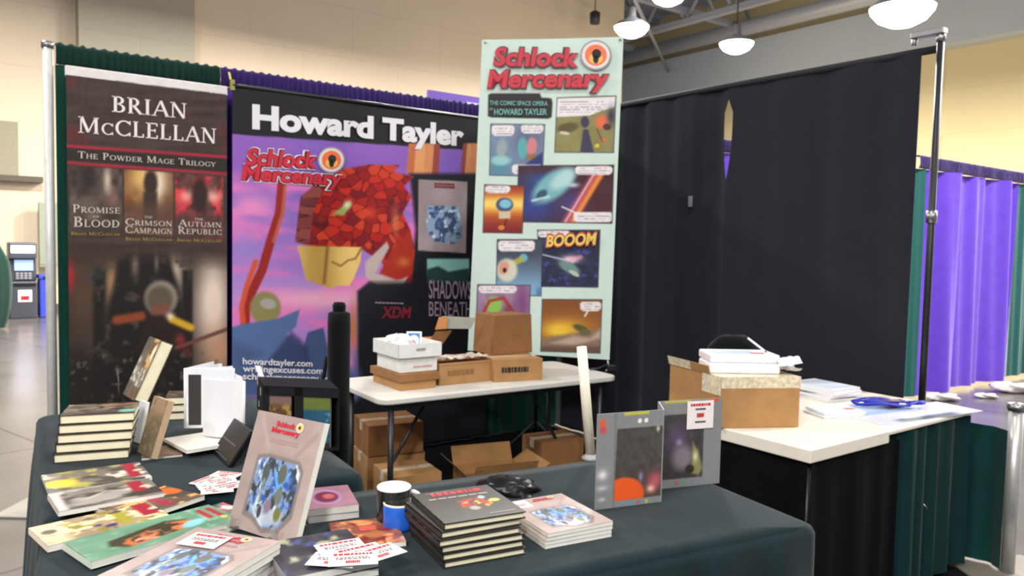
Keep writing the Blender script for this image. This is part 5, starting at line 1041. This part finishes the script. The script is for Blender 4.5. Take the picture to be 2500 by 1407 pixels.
# ================================================================ folding screen
def screen():
    A = on_z(1452, 1246, TZ); B = on_z(1612, 1226, TZ); C = on_z(1600, 1196, TZ); D = on_z(1756, 1180, TZ); h = .262
    t = thing('game_screen', A, 'grey folding card screen with a dark space picture and orange blob', 'screen', None)
    GM = rgb(132, 134, 136)
    def img1(p):
        p.fill(GM); p.noise(.4, .3, .02, 250); p.mix(p.pmask([(.30, .17), (1.1, .17), (1.1, .93), (.28, .93)], .012), rgb(74, 70, 66)); m = p.pmask([(.30, .17), (1.1, .17), (1.1, .93), (.28, .93)], .012)
        p.noise(.06, .06, .05, 251, m); p.mix(m * np.exp(-((p.X - .45) / .3) ** 2 - ((p.Y - .86) / .16) ** 2) * .2, rgb(150, 60, 30))
        e = m * np.clip((1 - np.hypot((p.X - .42) / .34, (p.Y - .88) / .20)) * 8, 0, 1); p.mix(e, rgb(232, 92, 40)); p.mix(m * np.exp(-((p.X - .9) / .12) ** 2 - ((p.Y - .76) / .1) ** 2), rgb(190, 90, 100)); p.mix(m * np.exp(-((p.X - .84) / .06) ** 2 - ((p.Y - .84) / .04) ** 2), rgb(250, 190, 170)); p.glow(.68, .7, .03, .05, rgb(150, 140, 190), .9)
        p.rect(.4, .005, .78, .03, rgb(206, 200, 50), .02); p.ell(.08, .1, .05, .045, rgb(210, 96, 60)); p.ell(.09, .17, .05, .04, rgb(190, 80, 80), 0, .5); p.glow(.1, .64, .07, .05, rgb(230, 226, 230), 1); p.glow(.1, .78, .08, .03, rgb(206, 202, 206), .8); p.glow(.1, .9, .05, .02, rgb(206, 202, 206), .8)
        p.ell(.64, .1, .03, .025, rgb(236, 232, 226)); p.ell(.74, .1, .03, .025, rgb(236, 232, 226)); p.glow(.93, .2, .025, .03, rgb(220, 226, 200), .9)
        p.mix(p.pmask([(.26, .0), (.285, .0), (.285, 1), (.26, 1)], .01) * .4, rgb(90, 92, 96))
        for i, c in enumerate((rgb(90, 150, 190), rgb(180, 90, 110), rgb(190, 180, 80), rgb(100, 150, 100))): p.rect(.5 + i * .13, .95, .54 + i * .13, .99, c, .01)
    def img2(p):
        p.fill(GM); m = p.pmask([(-.1, .16), (.72, .16), (.72, .9), (-.1, .9)], .012); p.mix(m, rgb(64, 60, 60)); p.noise(.06, .06, .05, 255, m); p.mix(m * np.exp(-((p.X - .3) / .2) ** 2 - ((p.Y - .42) / .16) ** 2) * .7, rgb(96, 80, 120))
        p.glow(.34, .48, .05, .04, rgb(170, 150, 190), .8); p.ell(.4, .66, .16, .14, rgb(140, 128, 140), 0, .8, .9); p.poly([(.55, .48), (.64, .6), (.72, .8), (.66, .88), (.52, .84), (.56, .7)], rgb(140, 138, 90), .04); p.glow(.6, .66, .04, .06, rgb(226, 224, 170), .9); p.ell(.52, .8, .07, .05, rgb(50, 46, 40)); p.rect(.1, .0, .5, .025, rgb(196, 190, 60), .02); p.ell(.86, .02, .08, .03, rgb(200, 90, 70), 0, .6)
        for i, c in enumerate((rgb(200, 80, 90), rgb(90, 150, 110), rgb(90, 140, 150))): p.rect(.3 + i * .12, .93, .34 + i * .12, .97, c, .01)
        p.mix(p.pmask([(-.1, .16), (.02, .16), (.02, .9), (-.1, .9)], .01), rgb(50, 46, 46))
    for (p0, p1, fn, nm, lb) in ((A, B, img1, 'left_panel', None), (C, D, img2, 'right_panel', None)):
        g = MB(); sheet(g, p0 + Z * h, p1 + Z * h, p0, p1, 90, 110, fn, GLOSS, .003, rgb(120, 120, 122), pix=False, soft=.02); part(g, nm, t)
    g = MB(); w_ = B - C; nn = Vec((-w_.y, w_.x, 0)).normalized() * .003; g.box(C, w_, nn, Z * h, mat('grey_card', GM, .5)); part(g, 'middle_panel', t)
    # price sign on the right panel
    n = (D - C).cross(Z).normalized(); n = n if n.y < 0 else -n
    c = C + (D - C) * .44 + Z * (h - .088) + n * .003; uu = (D - C).normalized(); tt = thing('price_sign', c, 'white price card fixed to the right panel of the grey folding screen', 'card')
    g = MB(); g.box(c, uu * .092, n * .0008, Z * .084, CARD); part(g, 'card_stock', tt); P = lambda x, y: c + uu * .092 * x + Z * .084 * y + n * .0012
    g = MB(); bars(g, P(.12, .8), P(.88, .8), P(.12, .9), RED, 1, .0006, 3, .9); bars(g, P(.3, .66), P(.7, .66), P(.3, .74), INK, 1, .0006, 4, .8); bars(g, P(.36, .38), P(.64, .38), P(.36, .54), RED, 1, .0006, 5, .95); bars(g, P(.3, .2), P(.7, .2), P(.3, .28), INK, 1, .0006, 6, .8); part(g, 'print', tt)
screen()
# white post at the back edge of the front table
b = on_z(1442, 1122, TZ); topd = at_y(1420, 847, b.y); t = thing('white_post', b, 'white plastic post rising from the back edge of the front table', 'post')
WP = mat('white_plastic', rgb(226, 218, 200), .4)
g = MB(); g.tube([b + Z * .006, topd], .0165, WP, 20); part(g, 'tube', t); g = MB(); g.lathe(b, [(.001, 0), (.03, 0), (.03, .008), (.02, .014), (.018, .02)], mat('grey_socket', rgb(150, 150, 150), .4), 20); part(g, 'foot', t)
# ================================================================ cartons
def carton(name, lab, o, U, V, h, col=KRAFT, tape=True, taper=0., marks=0, lidh=None, group=None, seed=1, top='closed', label=None, inkm=None):
    o = Vec(o); t = thing(name, o + (U + V) / 2, lab, 'box', group); u = U.normalized(); v = V.normalized(); c = o + (U + V) / 2
    g = MB(); k = 1 - taper
    pts0 = [o, o + U, o + U + V, o + V]; pts1 = [c + (p - c) * k + Z * h for p in pts0]
    fs = [(0, 3, 2, 1), (0, 1, 5, 4), (1, 2, 6, 5), (2, 3, 7, 6), (3, 0, 4, 7)]
    if U.cross(V).z < 0: fs = [f[::-1] for f in fs]
    g.add(pts0 + pts1, fs, col)
    if top == 'closed':
        for q, w in ((0, .497), (.503, 1)): 
            a = [pts1[0] + (pts1[3] - pts1[0]) * q, pts1[1] + (pts1[2] - pts1[1]) * q, pts1[1] + (pts1[2] - pts1[1]) * w, pts1[0] + (pts1[3] - pts1[0]) * w]
            g.poly(a, col, -Z * .003)
    part(g, 'body', t, .003)
    if tape and top == 'closed':
        g = MB(); m = pts1[0] + (pts1[3] - pts1[0]) * .5; w_ = v * .024; m2 = pts1[1] + (pts1[2] - pts1[1]) * .5
        g.box(m - w_, m2 - m, w_ * 2, Z * .0006, TAPE)
        for mm, s in ((m, -1), (m2, 1)): g.box(mm - w_ + u * s * .0007, u * .0006, w_ * 2, -Z * .05, TAPE)
        part(g, 'packing_tape', t)
    if marks:
        rn = random.Random(seed); g = MB(); nrm = u.cross(Z); nrm = nrm if nrm.dot(CP - c) > 0 else -nrm; f0 = o if (o - c).dot(nrm) > 0 else o + V
        g_ = lambda x, z_: f0 + U * x + Z * h * z_ + nrm * .0006
        bars(g, g_(.15, .35), g_(.15 + marks, .35), g_(.15, .62), inkm or INK, 1, .0008, seed, .9); part(g, 'printed_mark', t)
    return t
def fit(nc, lp, rp, z, depth=None, width=None):
    """near corner, left end, right end pixels of the base"""
    o = on_z(*nc, z); R = on_z(*rp, z) - o; Lf = on_z(*lp, z) - o; v = Vec((-R.y, R.x, 0)).normalized(); d = depth or max(.05, v.dot(Lf))
    if width: R = R.normalized() * width
    return o, R, v * d
# back table, left pile
o, U, V = fit((978, 956), (905, 930), (1064, 947), TZ, .30); carton('lidded_carton', 'flat brown lidded carton under the white boxes on the back table', o, U, V, .075, KRAFT, False)
g = MB(); lo = o - U.normalized() * .012 - V.normalized() * .012 + Z * .044; g.box(lo + Z * .0, U + U.normalized() * .024, V + V.normalized() * .024, Z * .037, KRAFTD); 
par = [x for x in sc.objects if x.get('label', '') == 'flat brown lidded carton under the white boxes on the back table'][0]; part(g, 'lid', par, .002)
zt_ = TZ + .083
WB = mat('white_boxboard', rgb(226, 226, 222), .6)
o2, U2, V2 = o + U * .02 + V * .06, U * 1.06, V * .82; o2.z = zt_
t = thing('white_gift_box', o2 + (U2 + V2) / 2, 'white lidded box, open and full, on the flat brown carton', 'box')
g = MB(); g.box(o2, U2, V2, Z * .07, WB); part(g, 'base', t, .002)
g = MB(); e = .016; u, v = U2.normalized(), V2.normalized(); l0 = o2 - u * e - v * e + Z * .072; UL = U2 + u * 2 * e; VL = V2 + v * 2 * e
g.box(l0, UL, VL, Z * .003, WB); 
for q, w in ((l0, UL), (l0 + VL - v * .003, UL)): g.box(q, w, v * .003, Z * .068, WB)
for q, w in ((l0, VL), (l0 + UL - u * .003, VL)): g.box(q, u * .003, w, Z * .068, WB)
part(g, 'tray', t, .001)
g = MB(); bars(g, o2 + U2 * .35 + Z * .02 - v * .001, o2 + U2 * .85 + Z * .02 - v * .001, o2 + U2 * .35 + Z * .03 - v * .001, mat('faint_pink_print', rgb(206, 160, 160)), 1, .001, 2, .8); part(g, 'printed_mark', t); g = MB(); bars(g, l0 + UL * .4 + Z * .03 - v * .001, l0 + UL * .62 + Z * .03 - v * .001, l0 + UL * .4 + Z * .045 - v * .001, mat('grey_print2', rgb(150, 150, 150)), 1, .001, 4, .8); part(g, 'printed_mark', t)
# contents
zz = l0.z + .05
ct = thing('picture_card', l0 + UL * .55 + VL * .35 + Z * .004, 'small card with a blue framed picture standing in the white box', 'card')
cu = Vec((.97, .1, 0)).normalized(); cn = Vec((-.1, -.97, .25)).normalized(); cvv = cn.cross(cu) * -1; cvv = cvv if cvv.z > 0 else -cvv; cb = l0 + UL * .45 + VL * .45 + Z * .03
def pcard(p): p.fill(rgb(236, 236, 238)); p.rect(.12, .1, .88, .9, rgb(40, 120, 190), .03); p.ell(.5, .55, .34, .34, rgb(236, 232, 236), 0, .2); p.line([(.42, .5), (.6, .7)], .06, rgb(200, 50, 70), .04)
g = MB(); sheet(g, cb + cvv * .085, cb + cvv * .085 + cu * .075, cb, cb + cu * .075, 40, 40, pcard, PRINT, .0012, rgb(230, 230, 230), pix=False, soft=.02); part(g, 'card_stock', ct)
t = thing('crumpled_paper', l0 + UL * .25 + VL * .5 + Z * .004, 'crumpled white paper in the left of the white box', 'paper'); rn = random.Random(3); P = []
for j in range(9):
    for i in range(16): a = 2 * math.pi * i / 16; r = .05 * math.sin(math.pi * (j + .5) / 9) * rn.uniform(.75, 1.25); P.append(l0 + UL * .3 + VL * .5 + Vec((1.3 * r * math.cos(a), r * math.sin(a), .085 + -.045 * math.cos(math.pi * j / 8) * rn.uniform(.9, 1.1) + -.028)))
g = MB(); g.grid(P, 16, 9, mat('white_paper', rgb(226, 226, 232), .6), smooth=False); g.add([P[j * 16 + i] for j in range(9) for i in (15, 0)], [(2 * j, 2 * j + 1, 2 * j + 3, 2 * j + 2) for j in range(8)], mat('white_paper', ())); part(g, 'sheet', t)
# second carton (middle) open with raised flaps
o, U, V = fit((1072, 943), (1062, 930), (1203, 930), TZ, .24); t = carton('open_carton', 'open brown carton with wide raised pale flap, middle of the back table', o, U, V, .112, KRAFT, False, marks=.5, seed=4, top='open', inkm=mat('faint_ink', rgb(140, 102, 62), .8))
u, v = U.normalized(), V.normalized(); hb = Z * .112
g = MB(); g.box(o + hb - Z * .015, U, V, Z * .002, KRAFTD); part(g, 'inner_flap', t)
g = MB(); f0 = o + V + hb; g.box(f0 + u * .0, U * .35, v * .003 , Z * .10 + v * .02, mat('orange_kraft', rgb(196, 132, 78), .8)); part(g, 'flap', t)
fa = at_y(1065, 803, f0.y + .02); fb = at_y(1150, 803, f0.y + .1); fc = at_y(1162, 776, f0.y + .1); fd = at_y(1080, 772, f0.y + .02)
g = MB(); g.poly([fa, fb, fc, fd], mat('grey_flap_liner', rgb(170, 172, 162), .7), Vec((0, .003, 0))); part(g, 'raised_flap', t, label='pale grey raised flap')
g = MB(); fe = at_y(1062, 805, f0.y + .015); ff = at_y(1090, 803, f0.y + .02); fg = at_y(1094, 774, f0.y + .02); fh = at_y(1072, 774, f0.y + .015); dv = Vec((0, -.004, 0)); g.poly([fe + dv, ff + dv, fg + dv, fh + dv], mat('orange_kraft', ()), Vec((0, .003, 0))); 
g.box(o + V + hb - Z * .01 - v * .004, U * .3, v * .003, (fa - (o + V + hb)) * .98, KRAFTD); part(g, 'flap_edge', t, label='orange brown flap edge')
g = MB(); rn = random.Random(8); P = []
for j in range(6):
    for i in range(12): P.append(o + U * (.1 + .85 * i / 11) + V * (.1 + .5 * j / 5) + Z * (.112 + .008 + rn.uniform(0, .016)))
g.grid(P, 12, 6, mat('clear_film', rgb(206, 196, 186), .2, var=.2), smooth=False); part(g, 'plastic_wrap', t, label='crinkled clear wrap')
# third carton, with another on top
o, U, V = fit((1206, 934), (1200, 925), (1324, 928), TZ, .22); carton('carton', 'brown carton with black printing on its front, supporting a plain one', o, U, V, .115, KRAFT, True, marks=.55, seed=7)
o2 = o + U * -.06 + V * .12; o2.z = TZ + .1165; Un = rot2(U * 1.0, .25); V2 = rot2(V * .9, .25)
oT = on_z(1203, 868, TZ + .1165); UT = on_z(1312, 864, TZ + .1165) - oT; vT = Vec((-UT.y, UT.x, 0)).normalized()
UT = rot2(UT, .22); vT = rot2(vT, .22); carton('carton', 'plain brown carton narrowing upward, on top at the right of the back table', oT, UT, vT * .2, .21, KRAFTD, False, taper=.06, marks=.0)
# black cable and clip at the table's right end
g = MB(); q = on_z(1440, 905, TZ); g.tube([q + Vec((0, 0, .008)), q + Vec((.05, .0, .012)), q + Vec((.10, .03, .03)), q + Vec((.13, .02, .01))], .006, BLACK, 8); g.box(q + Vec((.1, .0, .0)), Vec((.05, 0, 0)), Vec((0, .04, 0)), Z * .03, BLACK); ob = g.build('table_clamp', bevel=.002); tag(ob, 'black clamp on the white back table under the comic banner corner', 'clamp')
# under the back table
def ucarton(lab, c, ang, w, d, h, col, open_=False, seed=1, z=0., name='carton', group='cartons on the floor under the white table'):
    c = Vec((c.x, c.y, z)); U = rot2(Vec((w, 0, 0)), ang); V = rot2(Vec((0, d, 0)), ang); o = c - (U + V) / 2
    t = carton(name, lab, o, U, V, h, col, not open_, seed=seed, group=group, top='open' if open_ else 'closed')
    if open_:
        u, v = U.normalized(), V.normalized(); rn = random.Random(seed)
        g = MB(); g.box(o + Z * (h - .06), U, V, Z * .003, KRAFTD); part(g, 'contents_top', t)
        for q, w2, n in ((o, U, -v), (o + V, U, v), (o, V, -u), (o + U, V, u)):
            g = MB(); a = rn.uniform(.3, 1.3); g.box(q + Z * h, w2, n * .003, n * math.cos(a) * .1 + Z * math.sin(a) * .1, col); part(g, 'flap', t)
    return t
def base_at(px, py, y): q = at_y(px, py, y); return Vec((q.x, q.y, 0)), q.z
e = u_
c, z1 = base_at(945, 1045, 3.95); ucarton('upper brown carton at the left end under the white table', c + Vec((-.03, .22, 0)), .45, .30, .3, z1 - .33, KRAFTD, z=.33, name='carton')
ucarton('lower brown carton at the left end under the white table', c + Vec((-.03, .22, 0)), .5, .32, .28, .325, KRAFT, seed=3)
c, z2 = base_at(994, 1143, 3.80); ucarton('nearest brown carton with top flaps, just behind the mugs', c + Vec((.0, .0, 0)), .5, .26, .26, z2, KRAFT, seed=5)
c, z3 = base_at(1205, 1120, 4.0); ucarton('open brown carton with torn flaps in the middle under the white table', c, .4, .34, .3, z3 - .06, KRAFT, True, seed=6, name='open_carton')
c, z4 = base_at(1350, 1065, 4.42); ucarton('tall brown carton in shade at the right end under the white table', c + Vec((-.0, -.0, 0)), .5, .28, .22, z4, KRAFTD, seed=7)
g = MB(); c, zb_ = base_at(1085, 1180, 3.75); P = []; n = 18
for j in range(8):
    for i in range(n): a = 2 * math.pi * i / n; r = .11 * math.sin(math.pi * (j + .6) / 8.4) * (1 + .1 * math.sin(3 * a)); P.append(c + Vec((r * math.cos(a), r * math.sin(a) * .8, zb_ * (1 - math.cos(math.pi * j / 7)) / 2)))
g.grid(P, n, 8, BF); g.add([P[j * n + i] for j in range(8) for i in (n - 1, 0)], [(2 * j, 2 * j + 1, 2 * j + 3, 2 * j + 2) for j in range(7)], BF, smooth=True); t = g.build('duffel_bag'); tag(t, 'black soft bag on the floor between the cartons behind the front table', 'bag')
# ================================================================ right table things
z = TZ
o = on_z(1757, 1047, z); U = on_z(1950, 1044, z) - o; v = Vec((-U.y, U.x, 0)).normalized(); V = v * .34; h = .205
t = thing('taped_carton', o + (U + V) / 2, 'large brown carton with clear taped top on the right table', 'box'); g = MB()
sk = -U * .12; pts0 = [o, o + U, o + U + V + sk, o + V + sk * 2.2]; pts1 = [p + Z * h for p in pts0]; g.add(pts0 + pts1, [(0, 3, 2, 1), (4, 5, 6, 7), (0, 1, 5, 4), (1, 2, 6, 5), (2, 3, 7, 6), (3, 0, 4, 7)], KRAFT); part(g, 'body', t, .004)
u = U.normalized(); g = MB(); g.box(o + Z * (h - .045) - v * .0012, U + u * .001, v * .001, Z * .046, TAPE); g.add([pts1[0] - v * .001 + Z * .001, pts1[1] - v * .001 + Z * .001, pts1[1] + (pts1[2] - pts1[1]) * .2 + Z * .001, pts1[0] + (pts1[3] - pts1[0]) * .3 + Z * .001], [(0, 1, 2, 3)], TAPE)
l = (pts0[3] - pts0[0]).normalized(); nl = Vec((-l.y, l.x, 0)); nl = nl if nl.x < 0 else -nl; g.box(o + Z * (h - .075) + nl * .0012, l * .12, nl * .0008, Z * .076, TAPE); g.add([pts1[0] + (pts1[3] - pts1[0]) * .3 + Z * .0012, pts1[1] + (pts1[2] - pts1[1]) * .25 + Z * .0012, pts1[1] + (pts1[2] - pts1[1]) * .42 + Z * .0012, pts1[0] + (pts1[3] - pts1[0]) * .5 + Z * .0012], [(0, 1, 2, 3)], TAPE); part(g, 'packing_tape', t, label='glossy wrinkled clear tape')
# raised flap at rear left
zc = z + h
g = MB(); q = pts1[3]; g.box(q, (pts1[0] - pts1[3]) * .8, nl * .003, Z * .035 + nl * .01, KRAFT); g.box(q + nl * .004, (pts1[0] - pts1[3]) * .45, nl * .001, Z * .037 + nl * .01, TAPE); part(g, 'side_flap', t)
PK = mat('white_packet', rgb(238, 236, 242), .35, bump=.15, bscale=30)
def packet(px0, py0, px1, zz, th, d, lab, blue=False, ang=0.):
    a = on_z(px0, py0, zz); b_ = on_z(px1, py0 + 3, zz); U = rot2(b_ - a, ang); v = Vec((-U.y, U.x, 0)).normalized(); t = thing('paper_packet', a + U / 2 + v * d / 2, lab, 'packet', 'wrapped white packets on the carton')
    g = MB(); g.box(a, U, v * d, Z * th, PK); part(g, 'stack', t, .007)
    g = MB(); nu, nv = 16, 8; P = []; rn = random.Random(px0)
    for s in (0, 1):
        for j in range(nv):
            for i in range(nu):
                x, y = i / (nu - 1), j / (nv - 1); e = min(1, min(x, 1 - x) * 16 + .7) ** .5 * min(1, min(y, 1 - y) * 10 + .7) ** .5
                P.append(a + U * x + v * d * y + Z * ((th * .5 + (th * .5) * e + rn.uniform(-.001, .001)) if s else th * .5 * (1 - e)))
    if blue: g = MB(); g.box(a + U * .1 + v * d * .2 + Z * (th + .001), U * .6, v * d * .5, Z * .001, mat('pale_blue_print', rgb(170, 188, 206), .4)); g.box(a + U * .62 + v * d * .2 + Z * (th + .0015), U * .2, v * d * .12, Z * .001, RED); part(g, 'printed_sheet', t)
    return t
packet(1732, 912, 1905, zc + .001, .040, .17, 'lower white packet on the taped carton')
packet(1734, 886, 1906, zc + .0415, .034, .17, 'upper white packet with a pale blue print on the taped carton', True, .02)
g = MB(); q = on_z(1902, 898, zc + .03); P = []; rn = random.Random(12)
for s in (0, 1):
    for j in range(6):
        for i in range(7): x, y = i / 6, j / 5; e = math.sin(math.pi * min(1, max(0, y))) ; P.append(q + Vec((.095 * x, .1 * y, (.028 * e + .012 * x + rn.uniform(-.004, .004)) * (1 if s else -.6) + .004)))
g.grid(P[:42], 7, 6, mat('clear_film2', rgb(206, 208, 214), .15, var=.25, scale=80), smooth=False, flip=True); g.grid(P[42:], 7, 6, mat('clear_film2', ()), smooth=False); ob = g.build('plastic_wrapper'); tag(ob, 'crinkled clear plastic wrapper hanging past the right of the packets', 'wrapper')
# black bag behind the packets
g = MB(); c = at_y(1790, 868, 3.42); zb_ = at_y(1790, 818, 3.42).z; P = []; n = 20; c.z = zc
for j in range(9):
    for i in range(n): a = 2 * math.pi * i / n; r = math.cos(j / 8 * 1.5) ** .7 * (1 + .06 * math.sin(4 * a + j)); P.append(c + Vec((.12 * r * math.cos(a), .06 * r * math.sin(a), (zb_ - zc) * math.sin(j / 8 * 1.57) + .002)))
t = thing('shoulder_bag', c, 'black bag resting on the taped carton behind the packets', 'bag'); g.grid(P, n, 9, BF); g.add([P[j * n + i] for j in range(9) for i in (n - 1, 0)], [(2 * j, 2 * j + 1, 2 * j + 3, 2 * j + 2) for j in range(8)], BF, smooth=True); part(g, 'body', t)
g = MB(); g.tube([c + Vec((.06 * math.cos(a_) , -.02, .05 + .035 * math.sin(a_))) for a_ in [i * math.pi / 8 for i in range(9)]], .005, BLACK, 8); part(g, 'handle', t)
g = MB(); p0 = at_y(1826, 826, 3.3); p1 = at_y(1868, 858, 3.24); g.tube([p0, p1], .004, WHITE, 8); g.tube([p1, p1 + (p1 - p0) * .25], [.004, .001], BLACK, 8); ob = g.build('pen'); tag(ob, 'white pen slanting against the black bag behind the packets', 'pen')
# loose leaflets
def leaf_pile(px, py, n, lab0, w, d, ang, z0, seed, cols):
    c = on_z(px, py, TZ); rn = random.Random(seed)
    for i in range(n):
        a = ang + rn.uniform(-.16, .16); U = rot2(Vec((w, 0, 0)), a); V = rot2(Vec((0, d, 0)), a); th = rn.uniform(.009, .014); o = c - (U + V) / 2 + Vec((rn.uniform(-.012, .012), rn.uniform(-.012, .012), 0)); o.z = z0
        col = cols[i % len(cols)]
        def pa(p, col=col, k=i): p.fill(rgb(226, 228, 236)); p.rect(.05, .1, .95, .9, col, .06, .6); p.rect(.7, .4, .95, .6, rgb(200, 60, 60), .03, .8 if k % 2 else 0)
        t = thing('leaflet_bundle', o + (U + V) / 2, (['bottom', 'second', 'third', 'fourth', 'topmost'][i] if i < n - 1 else 'topmost') + ' ' + lab0, 'leaflets', 'leaflets on the right table'); g = MB(); sheet(g, o + V + Z * th, o + U + V + Z * th, o + Z * th, o + U + Z * th, 16, 16, pa, PRINT, th, rgb(222, 222, 226), pix=False, soft=.02); part(g, 'paper', t); z0 += th + .0006
    return z0
leaf_pile(2010, 968, 5, 'leaflet bundle of the tall pile right of the taped carton', .2, .26, .5, TZ + .0008, 3, (rgb(226, 226, 232), rgb(180, 196, 216), rgb(226, 200, 200)))
leaf_pile(2035, 1012, 2, 'leaflet bundle of the low pile at the front of the right table', .2, .14, .35, TZ + .0008, 4, (rgb(160, 186, 216), rgb(206, 214, 230)))
def sheetobj(nl, nr, fl, z, lab, fn, d=None, name='leaflet'):
    o, U, V = flatframe(nl, nr, fl, z, d); t = thing(name, o + (U + V) / 2, lab, 'leaflet', 'loose sheets on the far right table'); g = MB(); sheet(g, o + V + Z * .003, o + U + V + Z * .003, o + Z * .003, o + U + Z * .003, 24, 24, fn, GLOSS, .003, rgb(220, 220, 226), pix=False, soft=.02); part(g, 'paper', t)
sheetobj((2160, 1040), (2400, 1005), (2090, 1000), TZ + .001, 'wide pale leaflet with a dark corner at the far right of the right table', lambda p: (p.fill(rgb(206, 206, 232)), p.noise(.3, .3, .03, 300), p.rect(.2, .8, .75, 1.1, rgb(60, 84, 72), .1)), .22)
sheetobj((2100, 1018), (2255, 1000), (2080, 978), TZ + .0048, 'pale blue leaflet with a red mark under the lanyard', lambda p: (p.fill(rgb(186, 206, 234)), p.rect(.6, .6, .85, .75, rgb(206, 110, 90), .03), p.rect(.0, .8, 1, 1, rgb(150, 180, 220), .2)), .2)
# blue lanyard with badge
c = on_z(2170, 988, TZ + .02); t = thing('lanyard', Vec((c.x, c.y, TZ + .009)), 'coiled blue lanyard with a purple badge on the leaflets', 'lanyard'); LBM = mat('blue_ribbon', rgb(32, 44, 170), .55); rn = random.Random(2); c.z = TZ + .018
g = MB(); pts = []
for i in range(70):
    a = i * .42; r = .07 + .03 * math.sin(i * .31); pts.append(c + Vec((1.5 * r * math.cos(a) - .02, .55 * r * math.sin(a), .006 * math.sin(i * 1.3) + .004 + i * .0002)))
g.tube(pts, .005, LBM, 6); part(g, 'ribbon', t)
g = MB(); g.tube([c + Vec((.09, 0, .01)), c + Vec((.14, -.01, .014)), c + Vec((.165, .01, .012)), c + Vec((.14, .02, .012))], .009, LBM, 8); part(g, 'ribbon_end', t)
g = MB(); g.box(c + Vec((-.02, -.03, .018)), Vec((.1, .01, 0)), Vec((-.01, .06, 0)), Z * .003, mat('purple_badge', rgb(96, 84, 150), .35)); g.box(c + Vec((.01, -.01, .0215)), Vec((.04, .004, 0)), Vec((-.004, .025, 0)), Z * .001, mat('badge_photo', rgb(190, 150, 140), .4)); part(g, 'badge', t)
# cream box on the floor by the front cloth
p = on_z(2040, 1440, 0); g = MB(); p = at_y(2022, 1390, 3.0); g.box(Vec((p.x, p.y, 0)), Vec((.12, .02, 0)), Vec((-.02, .12, 0)), Z * max(.06, p.z), mat('cream_board', rgb(206, 190, 160), .6)); ob = g.build('cream_box', bevel=.004); tag(ob, 'small cream box on the floor between the front cloth and the right table', 'box')
# person-high dark coat at the far left edge
g = MB(); q = at_y(2, 660, 11.5); P = []
for j in range(14):
    zz = .02 + 1.42 * j / 13; w_ = .18 + .1 * math.sin(math.pi * min(1, j / 13) ** .8) - (.15 * max(0, (j - 9) / 4))
    for i in range(20): a = 2 * math.pi * i / 20; P.append(Vec((q.x - .16, q.y, 0)) + Vec((w_ * (1 + .08 * math.sin(5 * a)) * math.cos(a), w_ * .7 * math.sin(a), zz)))
g.grid(P, 20, 14, fabric('dark_green_wool', rgb(22, 52, 44))); g.add([P[j * 20 + i] for j in range(14) for i in (19, 0)], [(2 * j, 2 * j + 1, 2 * j + 3, 2 * j + 2) for j in range(13)], fabric('dark_green_wool', ()), smooth=True); g.lathe(Vec((q.x - .16, q.y, 0)), [(.13, 1.43), (.08, 1.47), (.001, 1.49)], fabric('dark_green_wool', ()), 20)
ob = g.build('draped_display'); tag(ob, 'dark green cloth covered display at the far left edge by the cash machine', 'display')
